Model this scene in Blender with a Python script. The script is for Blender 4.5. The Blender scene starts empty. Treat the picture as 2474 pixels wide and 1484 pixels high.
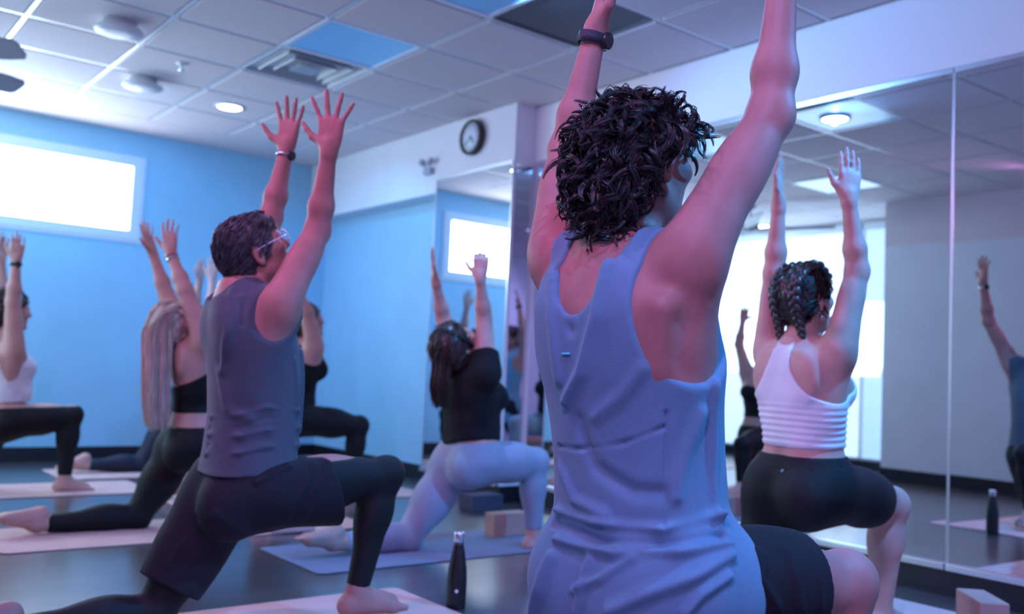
import bpy, bmesh, math, random
import numpy as np
from mathutils import Vector, Matrix
random.seed(7); np.random.seed(7)
SC = bpy.context.scene
COL = SC.collection
# ------------------------------------------------------------------ camera
FPX, YAW, PITCH, ROLL, EYE = 2262., .6675, .069, .0477, .866
_fw = np.array([math.sin(YAW)*math.cos(PITCH), math.cos(YAW)*math.cos(PITCH), math.sin(PITCH)])
_r = np.array([math.cos(YAW), -math.sin(YAW), 0.]); _u = np.cross(_r, _fw)
_r, _u = _r*math.cos(ROLL)+_u*math.sin(ROLL), -_r*math.sin(ROLL)+_u*math.cos(ROLL)
_O = np.array([0, 0, EYE])
cd = bpy.data.cameras.new('camera'); cam = bpy.data.objects.new('camera', cd); COL.objects.link(cam)
cd.sensor_width = 36.; cd.lens = FPX/2474*36.; cd.clip_start = .05
cam.matrix_world = Matrix(((_r[0], _u[0], -_fw[0], 0), (_r[1], _u[1], -_fw[1], 0), (_r[2], _u[2], -_fw[2], EYE), (0, 0, 0, 1)))
cd.dof.use_dof = True; cd.dof.focus_distance = 1.98; cd.dof.aperture_fstop = 2.6
SC.camera = cam
def at(px, py, X=None, Y=None, Z=None, D=None):
    """photo pixel (2474x1484) -> point on the plane X, Y or Z = value"""
    d = _fw+_r*(px-1237)/FPX-_u*(py-742)/FPX
    t = X/d[0] if X is not None else Y/d[1] if Y is not None else (Z-EYE)/d[2] if Z is not None else D
    return _O+t*d
def proj(P):
    P = np.asarray(P)-_O; d = P@_fw
    return np.stack([1237+FPX*(P@_r)/d, 742-FPX*(P@_u)/d], -1)
def reach(px, py, parent, L, far=True):
    """point on the pixel's ray at bone length L from the parent joint"""
    d = _fw+_r*(px-1237)/FPX-_u*(py-742)/FPX; d = d/np.linalg.norm(d)
    m = np.asarray(parent)-_O; b = m@d; c = m@m-L*L; q = b*b-c
    if q <= 0:
        P = _O+b*d; v = P-parent
        return parent+v/np.linalg.norm(v)*L
    return _O+d*(b+math.sqrt(q) if far else b-math.sqrt(q))
# ------------------------------------------------------------------ light and exposure
VS = SC.view_settings
VS.view_transform = 'Standard'; VS.look = 'None'; VS.gamma = 1.; VS.use_curve_mapping = False; VS.exposure = .2
SC.display_settings.display_device = 'sRGB'
W = bpy.data.worlds.new('world'); SC.world = W; W.use_nodes = True
W.node_tree.nodes['Background'].inputs[0].default_value = (.30, .42, .8, 1)
W.node_tree.nodes['Background'].inputs[1].default_value = .05
def lamp(name, kind, loc, target, power, color, size=.2, spot=None, blend=.6, size_y=None):
    l = bpy.data.lights.new(name, kind); l.energy = power; l.color = color
    if kind == 'AREA':
        l.shape = 'DISK' if size_y is None else 'RECTANGLE'; l.size = size
        if size_y: l.size_y = size_y
    else:
        l.shadow_soft_size = size
    if kind == 'SPOT': l.spot_size = spot; l.spot_blend = blend
    o = bpy.data.objects.new(name, l); COL.objects.link(o); o.location = loc
    o.rotation_euler = (Vector(target)-Vector(loc)).to_track_quat('-Z', 'Y').to_euler()
    return o
BLUE, LAV, PINK, WHT = (.03, .38, 1.), (.46, .38, 1.), (.95, .34, .98), (.50, .76, 1.)
# daylight coming through the blinds of the back wall and the tall shades of the left wall
lamp('daylight_back_window', 'AREA', (.45, 7.86, 2.12), (.6, 4., 2.2), 50, WHT, 2.0, size_y=.7)
lamp('daylight_left_shades', 'AREA', (-1.1, 6.45, 1.7), (.8, 6.4, 2.7), 28, WHT, 2.6, size_y=1.6)
# added coloured spots at ceiling height, all but one without a fixture: blue along the mirror side and washing the back wall, pink from behind, lavender fill bounced off the walls behind the class
for x, y, tx, ty, tz, e, c, sp in ((3.15, .80, 2.92, 1.9, 1.0, 330, BLUE, 80), (2.9, .05, 1.7, 1.1, .5, 260, BLUE, 50), (2.51, 3.60, 3.2, 2.8, 1.3, 95, (.16, .44, 1.), 150), (2.0, 6.4, 2.2, 7.9, .3, 52, BLUE, 130), (2.7, 6.1, 3.9, 6.9, .3, 42, BLUE, 110), (.6, 6.4, .6, 7.9, .3, 56, BLUE, 130),
                           (.55, .30, 1.35, 1.25, .7, 70, (.05, .40, 1.), 75), (-.75, .0, 1.3, 1.3, .9, 125, PINK, 60), (.3, 2.0, 2.6, 2.2, .9, 42, PINK, 90), (.2, 3.4, 2.2, 4.2, .6, 60, PINK, 110),
                           (.2, -1.0, .2, -2.8, 1.2, 135, LAV, 130), (2.2, -1.2, 2.4, -2.8, 1.1, 115, LAV, 130), (.6, .6, -1.2, .6, 1.0, 60, LAV, 130)):
    lamp('added_spot', 'SPOT', (x, y, 2.672), (tx, ty, tz), e, c, .025, math.radians(sp), .5)
# ------------------------------------------------------------------ helpers: tags, materials, meshes
CEIL, XM, YB = 2.7, 4.04, 8.0
def tag(o, label=None, cat=None, group=None, kind=None):
    if label: o['label'] = label
    if cat: o['category'] = cat
    if group: o['group'] = group
    if kind: o['kind'] = kind
    return o
def empty(name, loc=(0, 0, 0), rz=0, label=None, cat=None, group=None):
    o = bpy.data.objects.new(name, None); COL.objects.link(o); o.location = loc; o.rotation_euler = (0, 0, rz)
    o.empty_display_size = .05
    return tag(o, label, cat, group)
def mat(name, col, rough=.6, metal=0., noise=0., nscale=20., bump=0., bscale=60., spec=.5, emit=None, estr=0., col2=None, stretch=(1, 1, 1), sheen=0., coat=0., sss=0.):
    m = bpy.data.materials.new(name); m.use_nodes = True; nt = m.node_tree; b = nt.nodes['Principled BSDF']
    I = b.inputs
    I['Base Color'].default_value = (*col, 1); I['Roughness'].default_value = rough; I['Metallic'].default_value = metal
    I['Specular IOR Level'].default_value = spec
    if sheen: I['Sheen Weight'].default_value = sheen; I['Sheen Roughness'].default_value = .5
    if coat: I['Coat Weight'].default_value = coat; I['Coat Roughness'].default_value = .15
    if sss: I['Subsurface Weight'].default_value = sss; I['Subsurface Radius'].default_value = (.012, .005, .003); I['Subsurface Scale'].default_value = 1.
    if emit: I['Emission Color'].default_value = (*emit, 1); I['Emission Strength'].default_value = estr
    if noise or bump:
        tc = nt.nodes.new('ShaderNodeTexCoord'); mp = nt.nodes.new('ShaderNodeMapping'); mp.inputs['Scale'].default_value = stretch
        nt.links.new(tc.outputs['Object'], mp.inputs[0])
    if noise:
        n = nt.nodes.new('ShaderNodeTexNoise'); n.inputs['Scale'].default_value = nscale; n.inputs['Detail'].default_value = 5
        nt.links.new(mp.outputs[0], n.inputs['Vector'])
        r = nt.nodes.new('ShaderNodeValToRGB'); c2 = col2 or tuple(max(0, c*(1-noise)) for c in col)
        r.color_ramp.elements[0].color = (*c2, 1); r.color_ramp.elements[1].color = (*[min(1, c*(1+noise*.6)) for c in col], 1)
        r.color_ramp.elements[0].position = .3; r.color_ramp.elements[1].position = .7
        nt.links.new(n.outputs[0], r.inputs[0]); nt.links.new(r.outputs[0], I['Base Color'])
    if bump:
        n2 = nt.nodes.new('ShaderNodeTexNoise'); n2.inputs['Scale'].default_value = bscale; n2.inputs['Detail'].default_value = 4
        nt.links.new(mp.outputs[0], n2.inputs['Vector'])
        bp = nt.nodes.new('ShaderNodeBump'); bp.inputs['Strength'].default_value = bump; bp.inputs['Distance'].default_value = .004
        nt.links.new(n2.outputs[0], bp.inputs['Height']); nt.links.new(bp.outputs[0], I['Normal'])
    return m
class MB:
    """collects simple shapes into one mesh"""
    def __init__(s): s.v = []; s.f = []; s.sm = []
    def add(s, V, Fc, smooth=False):
        o = len(s.v); s.v += [tuple(map(float, p)) for p in V]; s.f += [tuple(i+o for i in q) for q in Fc]; s.sm += [smooth]*len(Fc); return s
    def box(s, lo, hi, bev=0.):
        (x0, y0, z0), (x1, y1, z1) = lo, hi
        if bev <= 0:
            V = [(x0, y0, z0), (x1, y0, z0), (x1, y1, z0), (x0, y1, z0), (x0, y0, z1), (x1, y0, z1), (x1, y1, z1), (x0, y1, z1)]
            return s.add(V, [(0, 3, 2, 1), (4, 5, 6, 7), (0, 1, 5, 4), (1, 2, 6, 5), (2, 3, 7, 6), (3, 0, 4, 7)])
        bm = bmesh.new(); bmesh.ops.create_cube(bm, size=1)
        for v in bm.verts: v.co = Vector((x0+(v.co.x+.5)*(x1-x0), y0+(v.co.y+.5)*(y1-y0), z0+(v.co.z+.5)*(z1-z0)))
        bmesh.ops.bevel(bm, geom=list(bm.edges), offset=bev, segments=2, profile=.6, affect='EDGES')
        bm.verts.index_update(); s.add([v.co for v in bm.verts], [[v.index for v in f.verts] for f in bm.faces]); bm.free(); return s
    def lathe(s, prof, n=32, c=(0, 0, 0), smooth=True):
        V = []; Fc = []
        for r, z in prof:
            for k in range(n):
                a = 2*math.pi*k/n; V.append((c[0]+r*math.cos(a), c[1]+r*math.sin(a), c[2]+z))
        for i in range(len(prof)-1):
            for k in range(n):
                k2 = (k+1) % n; Fc.append((i*n+k, i*n+k2, (i+1)*n+k2, (i+1)*n+k))
        Fc.append(tuple(range(n))[::-1]); Fc.append(tuple((len(prof)-1)*n+k for k in range(n)))
        return s.add(V, Fc, smooth)
    def tube(s, P, R, n=8, smooth=True, close=False):
        P = [np.asarray(p, float) for p in P]; m = len(P); R = [R]*m if np.isscalar(R) else R
        V = []; Fc = []; up = np.array([.31, .17, .93])
        for i in range(m):
            t = (P[(i+1) % m]-P[i-1]) if close else P[min(i+1, m-1)]-P[max(i-1, 0)]
            t = t/(np.linalg.norm(t)+1e-9); a = np.cross(t, up); a /= np.linalg.norm(a)+1e-9; b = np.cross(t, a); up = -np.cross(t, a) if i else up
            up = np.cross(a, t)
            for k in range(n):
                an = 2*math.pi*k/n; V.append(P[i]+R[i]*(a*math.cos(an)+b*math.sin(an)))
        for i in range(m if close else m-1):
            j = (i+1) % m
            for k in range(n):
                k2 = (k+1) % n; Fc.append((i*n+k, i*n+k2, j*n+k2, j*n+k))
        if not close: Fc.append(tuple(range(n))[::-1]); Fc.append(tuple((m-1)*n+k for k in range(n)))
        return s.add(V, Fc, smooth)
    def mesh(s, name, m):
        me = bpy.data.meshes.new(name); me.from_pydata(s.v, [], s.f); me.polygons.foreach_set('use_smooth', s.sm); me.materials.append(m)
        bm = bmesh.new(); bm.from_mesh(me); bmesh.ops.recalc_face_normals(bm, faces=bm.faces); bm.to_mesh(me); bm.free(); me.update(); return me
    def build(s, name, m, parent=None, loc=None, rot=None):
        o = bpy.data.objects.new(name, s.mesh(name, m)); COL.objects.link(o)
        if parent is not None: o.parent = parent
        if loc is not None: o.location = loc
        if rot is not None: o.rotation_euler = rot
        return o
def inst(name, me, parent=None, loc=(0, 0, 0), rot=(0, 0, 0)):
    o = bpy.data.objects.new(name, me); COL.objects.link(o); o.parent = parent; o.location = loc; o.rotation_euler = rot; return o
def struct(o): return tag(o, kind='structure')
M = {}
M['wall'] = mat('wall_paint', (.72, .76, .80), .55, noise=.04, nscale=3., bump=.03, bscale=120)
M['wall_blue_lit'] = mat('blue_lit_wall_paint', (.33, .62, .80), .55, noise=.04, nscale=3., bump=.03, bscale=120)  # white wall with the blue light put into its colour
M['tile'] = mat('acoustic_tile', (.74, .66, .68), .9, noise=.05, nscale=90., bump=.15, bscale=220)
M['tbar'] = mat('ceiling_grid_paint', (.80, .82, .85), .25)
M['floor'] = None
M['black_base'] = mat('black_vinyl_base', (.012, .012, .016), .35)
M['alu'] = mat('brushed_aluminium', (.75, .78, .82), .28, 1.)
M['white_plastic'] = mat('white_plastic', (.82, .83, .84), .35)
M['dark_plastic'] = mat('dark_plastic', (.02, .02, .024), .4)
M['frame'] = mat('window_frame_paint', (.74, .80, .84), .45)
M['mirror'] = mat('mirror_glass', (.80, .82, .85), .0, 1.)
M['lamp_on'] = mat('lit_diffuser', (1, 1, 1), .4, emit=(.95, .98, 1), estr=14)
M['blind'] = mat('sunlit_blind', (.9, .9, .9), .8, emit=(.93, .97, 1.), estr=5)
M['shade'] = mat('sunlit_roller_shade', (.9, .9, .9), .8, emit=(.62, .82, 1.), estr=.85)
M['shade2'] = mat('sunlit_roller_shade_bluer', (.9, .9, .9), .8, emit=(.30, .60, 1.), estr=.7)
def floor_mat():
    m = bpy.data.materials.new('dark_wood_floor'); m.use_nodes = True; nt = m.node_tree; b = nt.nodes['Principled BSDF']
    tc = nt.nodes.new('ShaderNodeTexCoord'); mp = nt.nodes.new('ShaderNodeMapping'); nt.links.new(tc.outputs['Object'], mp.inputs[0])
    br = nt.nodes.new('ShaderNodeTexBrick'); br.inputs['Scale'].default_value = 1.; br.inputs['Brick Width'].default_value = 1.3; br.inputs['Row Height'].default_value = .13
    br.inputs['Mortar Size'].default_value = .0015; br.inputs['Color1'].default_value = (.085, .066, .070, 1); br.inputs['Color2'].default_value = (.12, .095, .098, 1); br.inputs['Mortar'].default_value = (.01, .008, .008, 1)
    nt.links.new(mp.outputs[0], br.inputs['Vector'])
    mp2 = nt.nodes.new('ShaderNodeMapping'); mp2.inputs['Scale'].default_value = (1.5, 22, 1); nt.links.new(tc.outputs['Object'], mp2.inputs[0])
    n = nt.nodes.new('ShaderNodeTexNoise'); n.inputs['Scale'].default_value = 3; n.inputs['Detail'].default_value = 6; nt.links.new(mp2.outputs[0], n.inputs['Vector'])
    mx = nt.nodes.new('ShaderNodeMixRGB'); mx.blend_type = 'MULTIPLY'; mx.inputs[0].default_value = .6; nt.links.new(br.outputs[0], mx.inputs[1]); nt.links.new(n.outputs[0], mx.inputs[2])
    nt.links.new(mx.outputs[0], b.inputs['Base Color']); b.inputs['Roughness'].default_value = .28; b.inputs['Specular IOR Level'].default_value = .8; b.inputs['Coat Weight'].default_value = .7; b.inputs['Coat Roughness'].default_value = .2; b.inputs['Coat IOR'].default_value = 1.7
    bp = nt.nodes.new('ShaderNodeBump'); bp.inputs['Strength'].default_value = .12; bp.inputs['Distance'].default_value = .002; nt.links.new(n.outputs[0], bp.inputs['Height']); nt.links.new(bp.outputs[0], b.inputs['Normal'])
    return m
M['floor'] = floor_mat()
# ------------------------------------------------------------------ the room
XL, YF = -1.2, -2.8
XJ, YJ0, YJ1 = -.40, 3.0, 4.9            # closet bump-out of the left wall, seen only in the mirror
XC = 3.85; YC = float(at(1252, 246, Z=CEIL)[1]); YC2 = float(at(1064, 300, X=XC)[1])   # clock column
struct(MB().box((XL-.2, YF-.2, -.1), (XM+.4, YB+.2, 0)).build('floor', M['floor']))
# back wall with the blind-covered window let in
wz0, wz1 = 1.80, 2.47; wx1 = float(at(343, 430, Y=YB)[0]); wx0 = wx1-2.3
wb = MB(); zb_ = float(at(1055, 466, X=XC)[2])
wb.box((XL-.2, YB, 0), (XM+.4, YB+.2, wz0)).box((XL-.2, YB, wz1), (XM+.4, YB+.2, CEIL+.1)).box((XL-.2, YB, wz0), (wx0, YB+.2, wz1)).box((wx1, YB, wz0), (XM+.4, YB+.2, wz1))
struct(wb.build('wall_back', M['wall_blue_lit']))
struct(MB().box((XM-.004, YC2+.01, .11), (XM, YB-.013, zb_)).build('wall_alcove', M['wall_blue_lit']))
struct(MB().box((XM, YF-.2, 0), (XM+.3, YB, CEIL+.1)).build('wall_right', M['wall']))
wl = MB().box((XL-.2, YF-.2, 0), (XL, YB, CEIL+.1)).box((XL, YJ0, 0), (XJ, YJ1, 2.26))
struct(wl.build('wall_left', M['wall']))
struct(MB().box((XL, YJ0, 2.26), (XJ, YJ1, CEIL)).build('trim_1', M['tile']))
struct(MB().box((XL-.2, YF-.2, 0), (XM+.4, YF, CEIL+.1)).build('wall_front', M['wall']))
# beam and clock column standing proud of the mirror wall
zb = float(at(1055, 466, X=XC)[2])
struct(MB().box((XC, YC2, zb), (XM, YB, CEIL)).build('trim_2', M['wall']))
struct(MB().box((XC, YC, 0), (XM, YC2, CEIL)).build('wall_column', M['wall']))
# soffit over the mirrors, its paint lightened in place of light falling on it
ZT = 2.287
struct(MB().box((XM-.012, YF, ZT+.024), (XM, YC, CEIL)).build('trim_4', mat('soffit_brightened_paint', (.90, .91, .93), .5)))
# baseboards
def base(name, lo, hi): struct(MB().box(lo, hi, .004).build(name, M['black_base']))
base('baseboard_back', (XL, YB-.012, 0), (XM, YB, .11))
base('baseboard_right', (XM-.012, YC2, 0), (XM, YB-.013, .11))
base('baseboard_closet', (XJ, YJ0, 0), (XJ+.012, YJ1, .12))
base('baseboard_left', (XL, YJ1, 0), (XL+.012, YB-.013, .10))
# ceiling: slab, T-bar grid and single tiles
ceil = struct(MB().box((XL-.2, YF-.2, CEIL+.02), (XM+.4, YB+.2, CEIL+.15)).build('ceiling', M['wall']))
S = .612; GX, GY = .965, 5.065; SY = .603
xs = [GX+S*k for k in range(-4, 6)]; ys = [GY+SY*k for k in range(-13, 6)]
for x in xs:
    if XL < x < XM-.03: MB().box((x-.012, YF, CEIL-.003), (x+.012, YB, CEIL+.02)).build('grid_bar', M['tbar'], ceil)
for y in ys:
    if YF < y < YB-.03: MB().box((XL, y-.012, CEIL-.004), (XM, y+.012, CEIL+.02)).build('grid_bar', M['tbar'], ceil)
tiles = {}
special = {(2, 0), (2, -1)}
M['lens'] = mat('troffer_lens', (.22, .50, .80), .25, coat=.4, emit=(.12, .40, .9), estr=.10)
M['dark_grille'] = mat('return_air_grille', (.10, .10, .12), .5)
c1 = at(1110, -15, Z=CEIL); c2 = at(1385, 45, Z=CEIL)
cellof = lambda p: (int(math.floor((p[0]-GX)/S)), int(math.floor((p[1]-GY)/SY)))
DARK = cellof(c2); LENS2 = cellof(c1)
tme = MB().box((-.285, -.281, -.008), (.285, .281, .02), .005).mesh('ceiling_tile', M['tile'])
for i in range(-4, 6):
    for j in range(-13, 6):
        x0, x1 = max(GX+S*i, XL), min(GX+S*(i+1), XM); y0, y1 = max(GY+SY*j, YF), min(GY+SY*(j+1), YB)
        if x1-x0 < .03 or y1-y0 < .03 or (i, j) in special or (i, j) in (DARK, LENS2): continue
        full = x1-x0 > S-.01 and y1-y0 > SY-.01
        if full: inst('ceiling_tile', tme, ceil, ((x0+x1)/2, (y0+y1)/2, CEIL))
        else: MB().box((x0+.002, y0+.002, CEIL-.006), (x1-.002, y1-.002, CEIL+.02)).build('ceiling_tile', M['tile'], ceil)
def cell_c(c): return GX+S*(c[0]+.5), GY+SY*(c[1]+.5)
def troffer(c, label):
    x, y = cell_c(c); r = empty('ceiling_light_panel', (x, y, CEIL), 0, label, 'light panel', 'flat ceiling light panels')
    f = MB()
    for sx in (-1, 1):
        f.box((sx*.29-.014, -.285, -.008), (sx*.29+.014, .285, .02)); f.box((-.276, sx*.281-.012, -.008), (.276, sx*.281+.012, .02))
    f.build('frame', M['tbar'], r); MB().box((-.277, -.27, -.003), (.277, .27, .012)).build('lens', M['lens'], r)
troffer((2, -1), 'blue square ceiling light panel right beside the air vent')
troffer(LENS2, 'blue square ceiling light panel at the top edge of the photo')
x, y = cell_c(DARK); r = empty('return_air_grille', (x, y, CEIL), 0, 'dark square ceiling grille above the raised watch hand', 'air grille')
MB().box((-.29, -.285, .0), (.29, .285, .02)).build('panel', M['dark_grille'], r)
g = MB()
for sx in (-1, 1): g.box((sx*.29-.012, -.285, -.006), (sx*.29+.012, .285, .0)); g.box((-.278, sx*.281-.012, -.006), (.278, sx*.281+.012, .0))
g.build('frame', M['dark_grille'], r)
# four-way air diffuser: nested square louvres
x, y = cell_c((2, 0)); r = empty('air_diffuser', (x, y, CEIL), 0, 'square four-way air vent with nested louvres above the raised hands', 'air vent')
MB().box((-.29, -.285, .06), (.29, .285, .07)).build('backing', M['dark_plastic'], r)
M['vent'] = mat('vent_paint', (.42, .46, .5), .4)
for k, (a, b, z) in enumerate(((.295, .262, 0), (.222, .185, -.004), (.150, .112, -.006), (.078, .0, -.008))):
    V = []; Fc = []
    for (q, zz) in ((a, z), (b, z+.045)):
        V += [(-q, -q, zz), (q, -q, zz), (q, q, zz), (-q, q, zz)]
    for e in range(4): Fc.append((e, (e+1) % 4, 4+(e+1) % 4, 4+e))
    if b == 0: V = V[:4]; Fc = [(0, 1, 2, 3)]
    m = MB().add(V, Fc); o = m.build('louvre', M['vent'], r)
    sd = o.modifiers.new('solid', 'SOLIDIFY'); sd.thickness = .006
# window, back wall
def window():
    r = struct(empty('window_1', ((wx0+wx1)/2, YB, wz0))); w = (wx1-wx0)/2; h = wz1-wz0
    f = MB(); fw = .075
    f.box((-w, -.02, 0), (w, .12, fw)).box((-w, -.02, h-fw*.8), (w, .12, h)).box((w-fw, -.02, fw), (w, .12, h-fw*.8)).box((-w, -.02, fw), (-w+fw, .12, h-fw*.8))
    f.build('window_frame', M['frame'], r)
    f2 = MB(); c = .025; f2.box((-w-c, -.012, -c), (w+c, 0, 0)).box((w, -.012, 0), (w+c, 0, h+c)).box((-w-c, -.012, h), (w, 0, h+c)).box((-w-c, -.012, 0), (-w, 0, h))
    f2.build('window_trim', M['frame'], r)
    n = 22; ww = 2*(w-fw)/n; sm = MB().box((-ww/2+.001, -.002, 0), (ww/2-.001, .002, h-fw*1.8)).mesh('blind_slat', M['blind'])
    for k in range(n): inst('blind_slat', sm, r, (-w+fw+ww*(k+.5), .05+.004*(k % 2), fw), (0, 0, .12))
    MB().box((-w, .10, 0), (w, .104, h)).build('pane', M['blind'], r)
window()
# tall sunlit shades of the left wall (seen in the mirror)
for n, (y0, y1, mm) in enumerate(((5.62, 7.9, 'shade'), (5.02, 5.57, 'shade2'))):
    r = struct(empty('window_%d' % (n+2), (XL, (y0+y1)/2, .12))); hw = (y1-y0)/2
    MB().box((.015, -hw, 0), (.02, hw, 2.46)).build('shade_cloth', M[mm], r)
    MB().box((0, -hw, 2.46), (.07, hw, 2.54), .01).build('cassette', M['frame'], r)
    MB().box((.006, -hw, -.02), (.03, hw, .01), .004).build('hem_bar', M['alu'], r)
# ------------------------------------------------------------------ mirrors
ysm = float(at(2300, 700, X=XM)[1])
def mirror(x, y0, y1, z0, z1, label, axis='x'):
    r = empty('wall_mirror', (x, (y0+y1)/2, z0) if axis == 'x' else ((y0+y1)/2, x, z0), 0, label, 'mirror'); h = (y1-y0)/2; H = z1-z0
    if axis == 'x':
        MB().box((-.006, -h, 0), (0, h, H)).build('glass', M['mirror'], r)
        MB().box((-.011, -h, H), (0, h, H+.022)).build('top_channel', M['alu'], r)
        MB().box((-.030, -h, -.028), (0, h, .0), .003).build('bottom_ledge', M['alu'], r)
        for s in (-1, 1): MB().box((-.0085, s*h-.0025 if s < 0 else h-.0025, 0), (-.0005, s*h+.0025 if s < 0 else h+.0025, H)).build('edge_strip', M['alu'], r)
    else:
        MB().box((-h, -.006, 0), (h, 0, H)).build('glass', M['mirror'], r)
    return r
ZL = .135
mr = mirror(XM, ysm-2.4, ysm-.004, ZL, ZT, 'tall wall mirror panel at the right edge of the photo, right of the seam')
mr.rotation_euler[2] = math.radians(-1.15); mr.location.x -= .027
mirror(XM, ysm+.004, YC-.04, ZL, ZT, 'long wall mirror panel behind the woman with braids, left of the seam')
zcm = float(at(1250, 392, X=XC)[2])
mirror(XC, YC+.008, YC2-.004, .135, zcm, 'mirror on the clock column reflecting the bright window')
mirror(YC, XC+.012, XM-.004, .135, zcm, 'narrow mirror on the side of the clock column', axis='y')
base('baseboard_mirror', (XM-.022, YF, 0), (XM, YC, .107))
base('baseboard_column', (XC-.012, YC-.012, 0), (XM-.023, YC2, .107))
struct(MB().box((XM-.035, YF, .0), (XM-.022, YC-.012, .018)).build('trim_3', M['black_base']))
# ------------------------------------------------------------------ distance-field modelling: smooth unions of anatomical forms -> one continuous mesh
f32 = np.float32
A3 = lambda p: np.asarray(p, float)
nrm = lambda v: A3(v)/(np.linalg.norm(v)+1e-12)
class Field:
    def __init__(s, lo, hi, h):
        s.o = A3(lo); s.h = h; s.n = np.ceil((A3(hi)-s.o)/h).astype(int)+1; s.v = np.full(s.n, .5, f32)
    def box(s, lo, hi, m):
        a = np.clip(np.floor((A3(lo)-m-s.o)/s.h).astype(int), 0, s.n-1); b = np.clip(np.ceil((A3(hi)+m-s.o)/s.h).astype(int)+1, 1, s.n)
        sl = tuple(slice(i, j) for i, j in zip(a, b)); g = [(s.o[k]+s.h*np.arange(a[k], b[k])).astype(f32) for k in range(3)]
        return sl, g[0][:, None, None], g[1][None, :, None], g[2][None, None, :]
    def u(s, p, k=.02):
        fn, lo, hi = p; sl, X, Y, Z = s.box(lo, hi, k+3*s.h); d = fn(X, Y, Z).astype(f32); a = s.v[sl]
        if k > 1e-4:
            hh = np.maximum(k-np.abs(a-d), 0)/k; s.v[sl] = np.minimum(a, d)-hh*hh*(k*.25)
        else: s.v[sl] = np.minimum(a, d)
    def sub(s, p, k=.008):
        fn, lo, hi = p; sl, X, Y, Z = s.box(lo, hi, k+2*s.h); d = -fn(X, Y, Z).astype(f32); a = s.v[sl]
        hh = np.maximum(k-np.abs(a-d), 0)/k; s.v[sl] = np.maximum(a, d)+hh*hh*(k*.25)
    def isect(s, fn, k=.004):
        sl, X, Y, Z = s.box(s.o, s.o+s.h*s.n, 0); d = fn(X, Y, Z).astype(f32); a = s.v[sl]
        hh = np.maximum(k-np.abs(a-d), 0)/k; s.v[sl] = np.maximum(a, d)+hh*hh*(k*.25)
    def mesh(s, smooth=1):
        v = s.v; S = v < 0
        nx, ny, nz = (s.n-1)
        cnt = np.zeros((nx, ny, nz), np.int8)
        for dx in (0, 1):
            for dy in (0, 1):
                for dz in (0, 1): cnt += S[dx:nx+dx, dy:ny+dy, dz:nz+dz]
        I = np.argwhere((cnt > 0) & (cnt < 8)); del cnt
        if len(I) == 0: return np.zeros((0, 3)), np.zeros((0, 4), int)
        cv = {}
        for c in ((0, 0, 0), (1, 0, 0), (0, 1, 0), (1, 1, 0), (0, 0, 1), (1, 0, 1), (0, 1, 1), (1, 1, 1)):
            cv[c] = v[I[:, 0]+c[0], I[:, 1]+c[1], I[:, 2]+c[2]]
        acc = np.zeros((len(I), 3)); w = np.zeros(len(I))
        for c in cv:
            for ax in range(3):
                if c[ax]: continue
                e = list(c); e[ax] = 1; a = cv[c]; b = cv[tuple(e)]; m = (a < 0) != (b < 0)
                t = np.where(m, a/np.where(m, a-b, 1), 0); P = np.tile(A3(c), (len(I), 1)); P[:, ax] += t
                acc += P*m[:, None]; w += m
        V = s.o+s.h*(I+acc/w[:, None])
        key = (I[:, 0]*ny+I[:, 1])*nz+I[:, 2]                    # argwhere is sorted
        Q = []
        for ax in range(3):
            sl0 = [slice(None)]*3; sl1 = [slice(None)]*3; sl0[ax] = slice(0, -1); sl1[ax] = slice(1, None)
            a = S[tuple(sl0)]; b = S[tuple(sl1)]; E = np.argwhere(a != b); fl = a[tuple(E.T)]
            o1, o2 = (ax+1) % 3, (ax+2) % 3; ids = []
            ok = (E[:, o1] > 0) & (E[:, o2] > 0) & (E[:, o1] < s.n[o1]-1) & (E[:, o2] < s.n[o2]-1); E = E[ok]; fl = fl[ok]
            for d1, d2 in ((-1, -1), (0, -1), (0, 0), (-1, 0)):
                C = E.copy(); C[:, o1] += d1; C[:, o2] += d2; ids.append(np.searchsorted(key, (C[:, 0]*ny+C[:, 1])*nz+C[:, 2]))
            q = np.stack(ids, 1); q[~fl] = q[~fl][:, ::-1]; Q.append(q)
        Q = np.concatenate(Q)
        for _ in range(smooth): V = lap(V, Q, .5)
        return V, Q
def lap(V, Q, a):
    acc = np.zeros_like(V); c = np.zeros(len(V))
    for i, j in ((0, 1), (1, 2), (2, 3), (3, 0)):
        for s, t in ((i, j), (j, i)):
            for k in range(3): acc[:, k] += np.bincount(Q[:, s], V[Q[:, t], k], len(V))
            c += np.bincount(Q[:, s], minlength=len(V))
    return V*(1-a)+a*acc/np.maximum(c, 1)[:, None]
def normals(V, Q):
    n = np.cross(V[Q[:, 2]]-V[Q[:, 0]], V[Q[:, 3]]-V[Q[:, 1]]); o = np.zeros_like(V)
    for k in range(4):
        for c in range(3): o[:, c] += np.bincount(Q[:, k], n[:, c], len(V))
    return o/(np.linalg.norm(o, axis=1, keepdims=True)+1e-12)
def cone(a, b, ra, rb):
    a = A3(a); b = A3(b); ab = b-a; L2 = float(ab@ab)+1e-9
    def fn(X, Y, Z):
        t = np.clip(((X-f32(a[0]))*f32(ab[0])+(Y-f32(a[1]))*f32(ab[1])+(Z-f32(a[2]))*f32(ab[2]))/f32(L2), 0, 1)
        return np.sqrt((X-a[0]-t*f32(ab[0]))**2+(Y-a[1]-t*f32(ab[1]))**2+(Z-a[2]-t*f32(ab[2]))**2)-(f32(ra)+f32(rb-ra)*t)
    R = max(ra, rb); return fn, np.minimum(a, b)-R, np.maximum(a, b)+R
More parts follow.
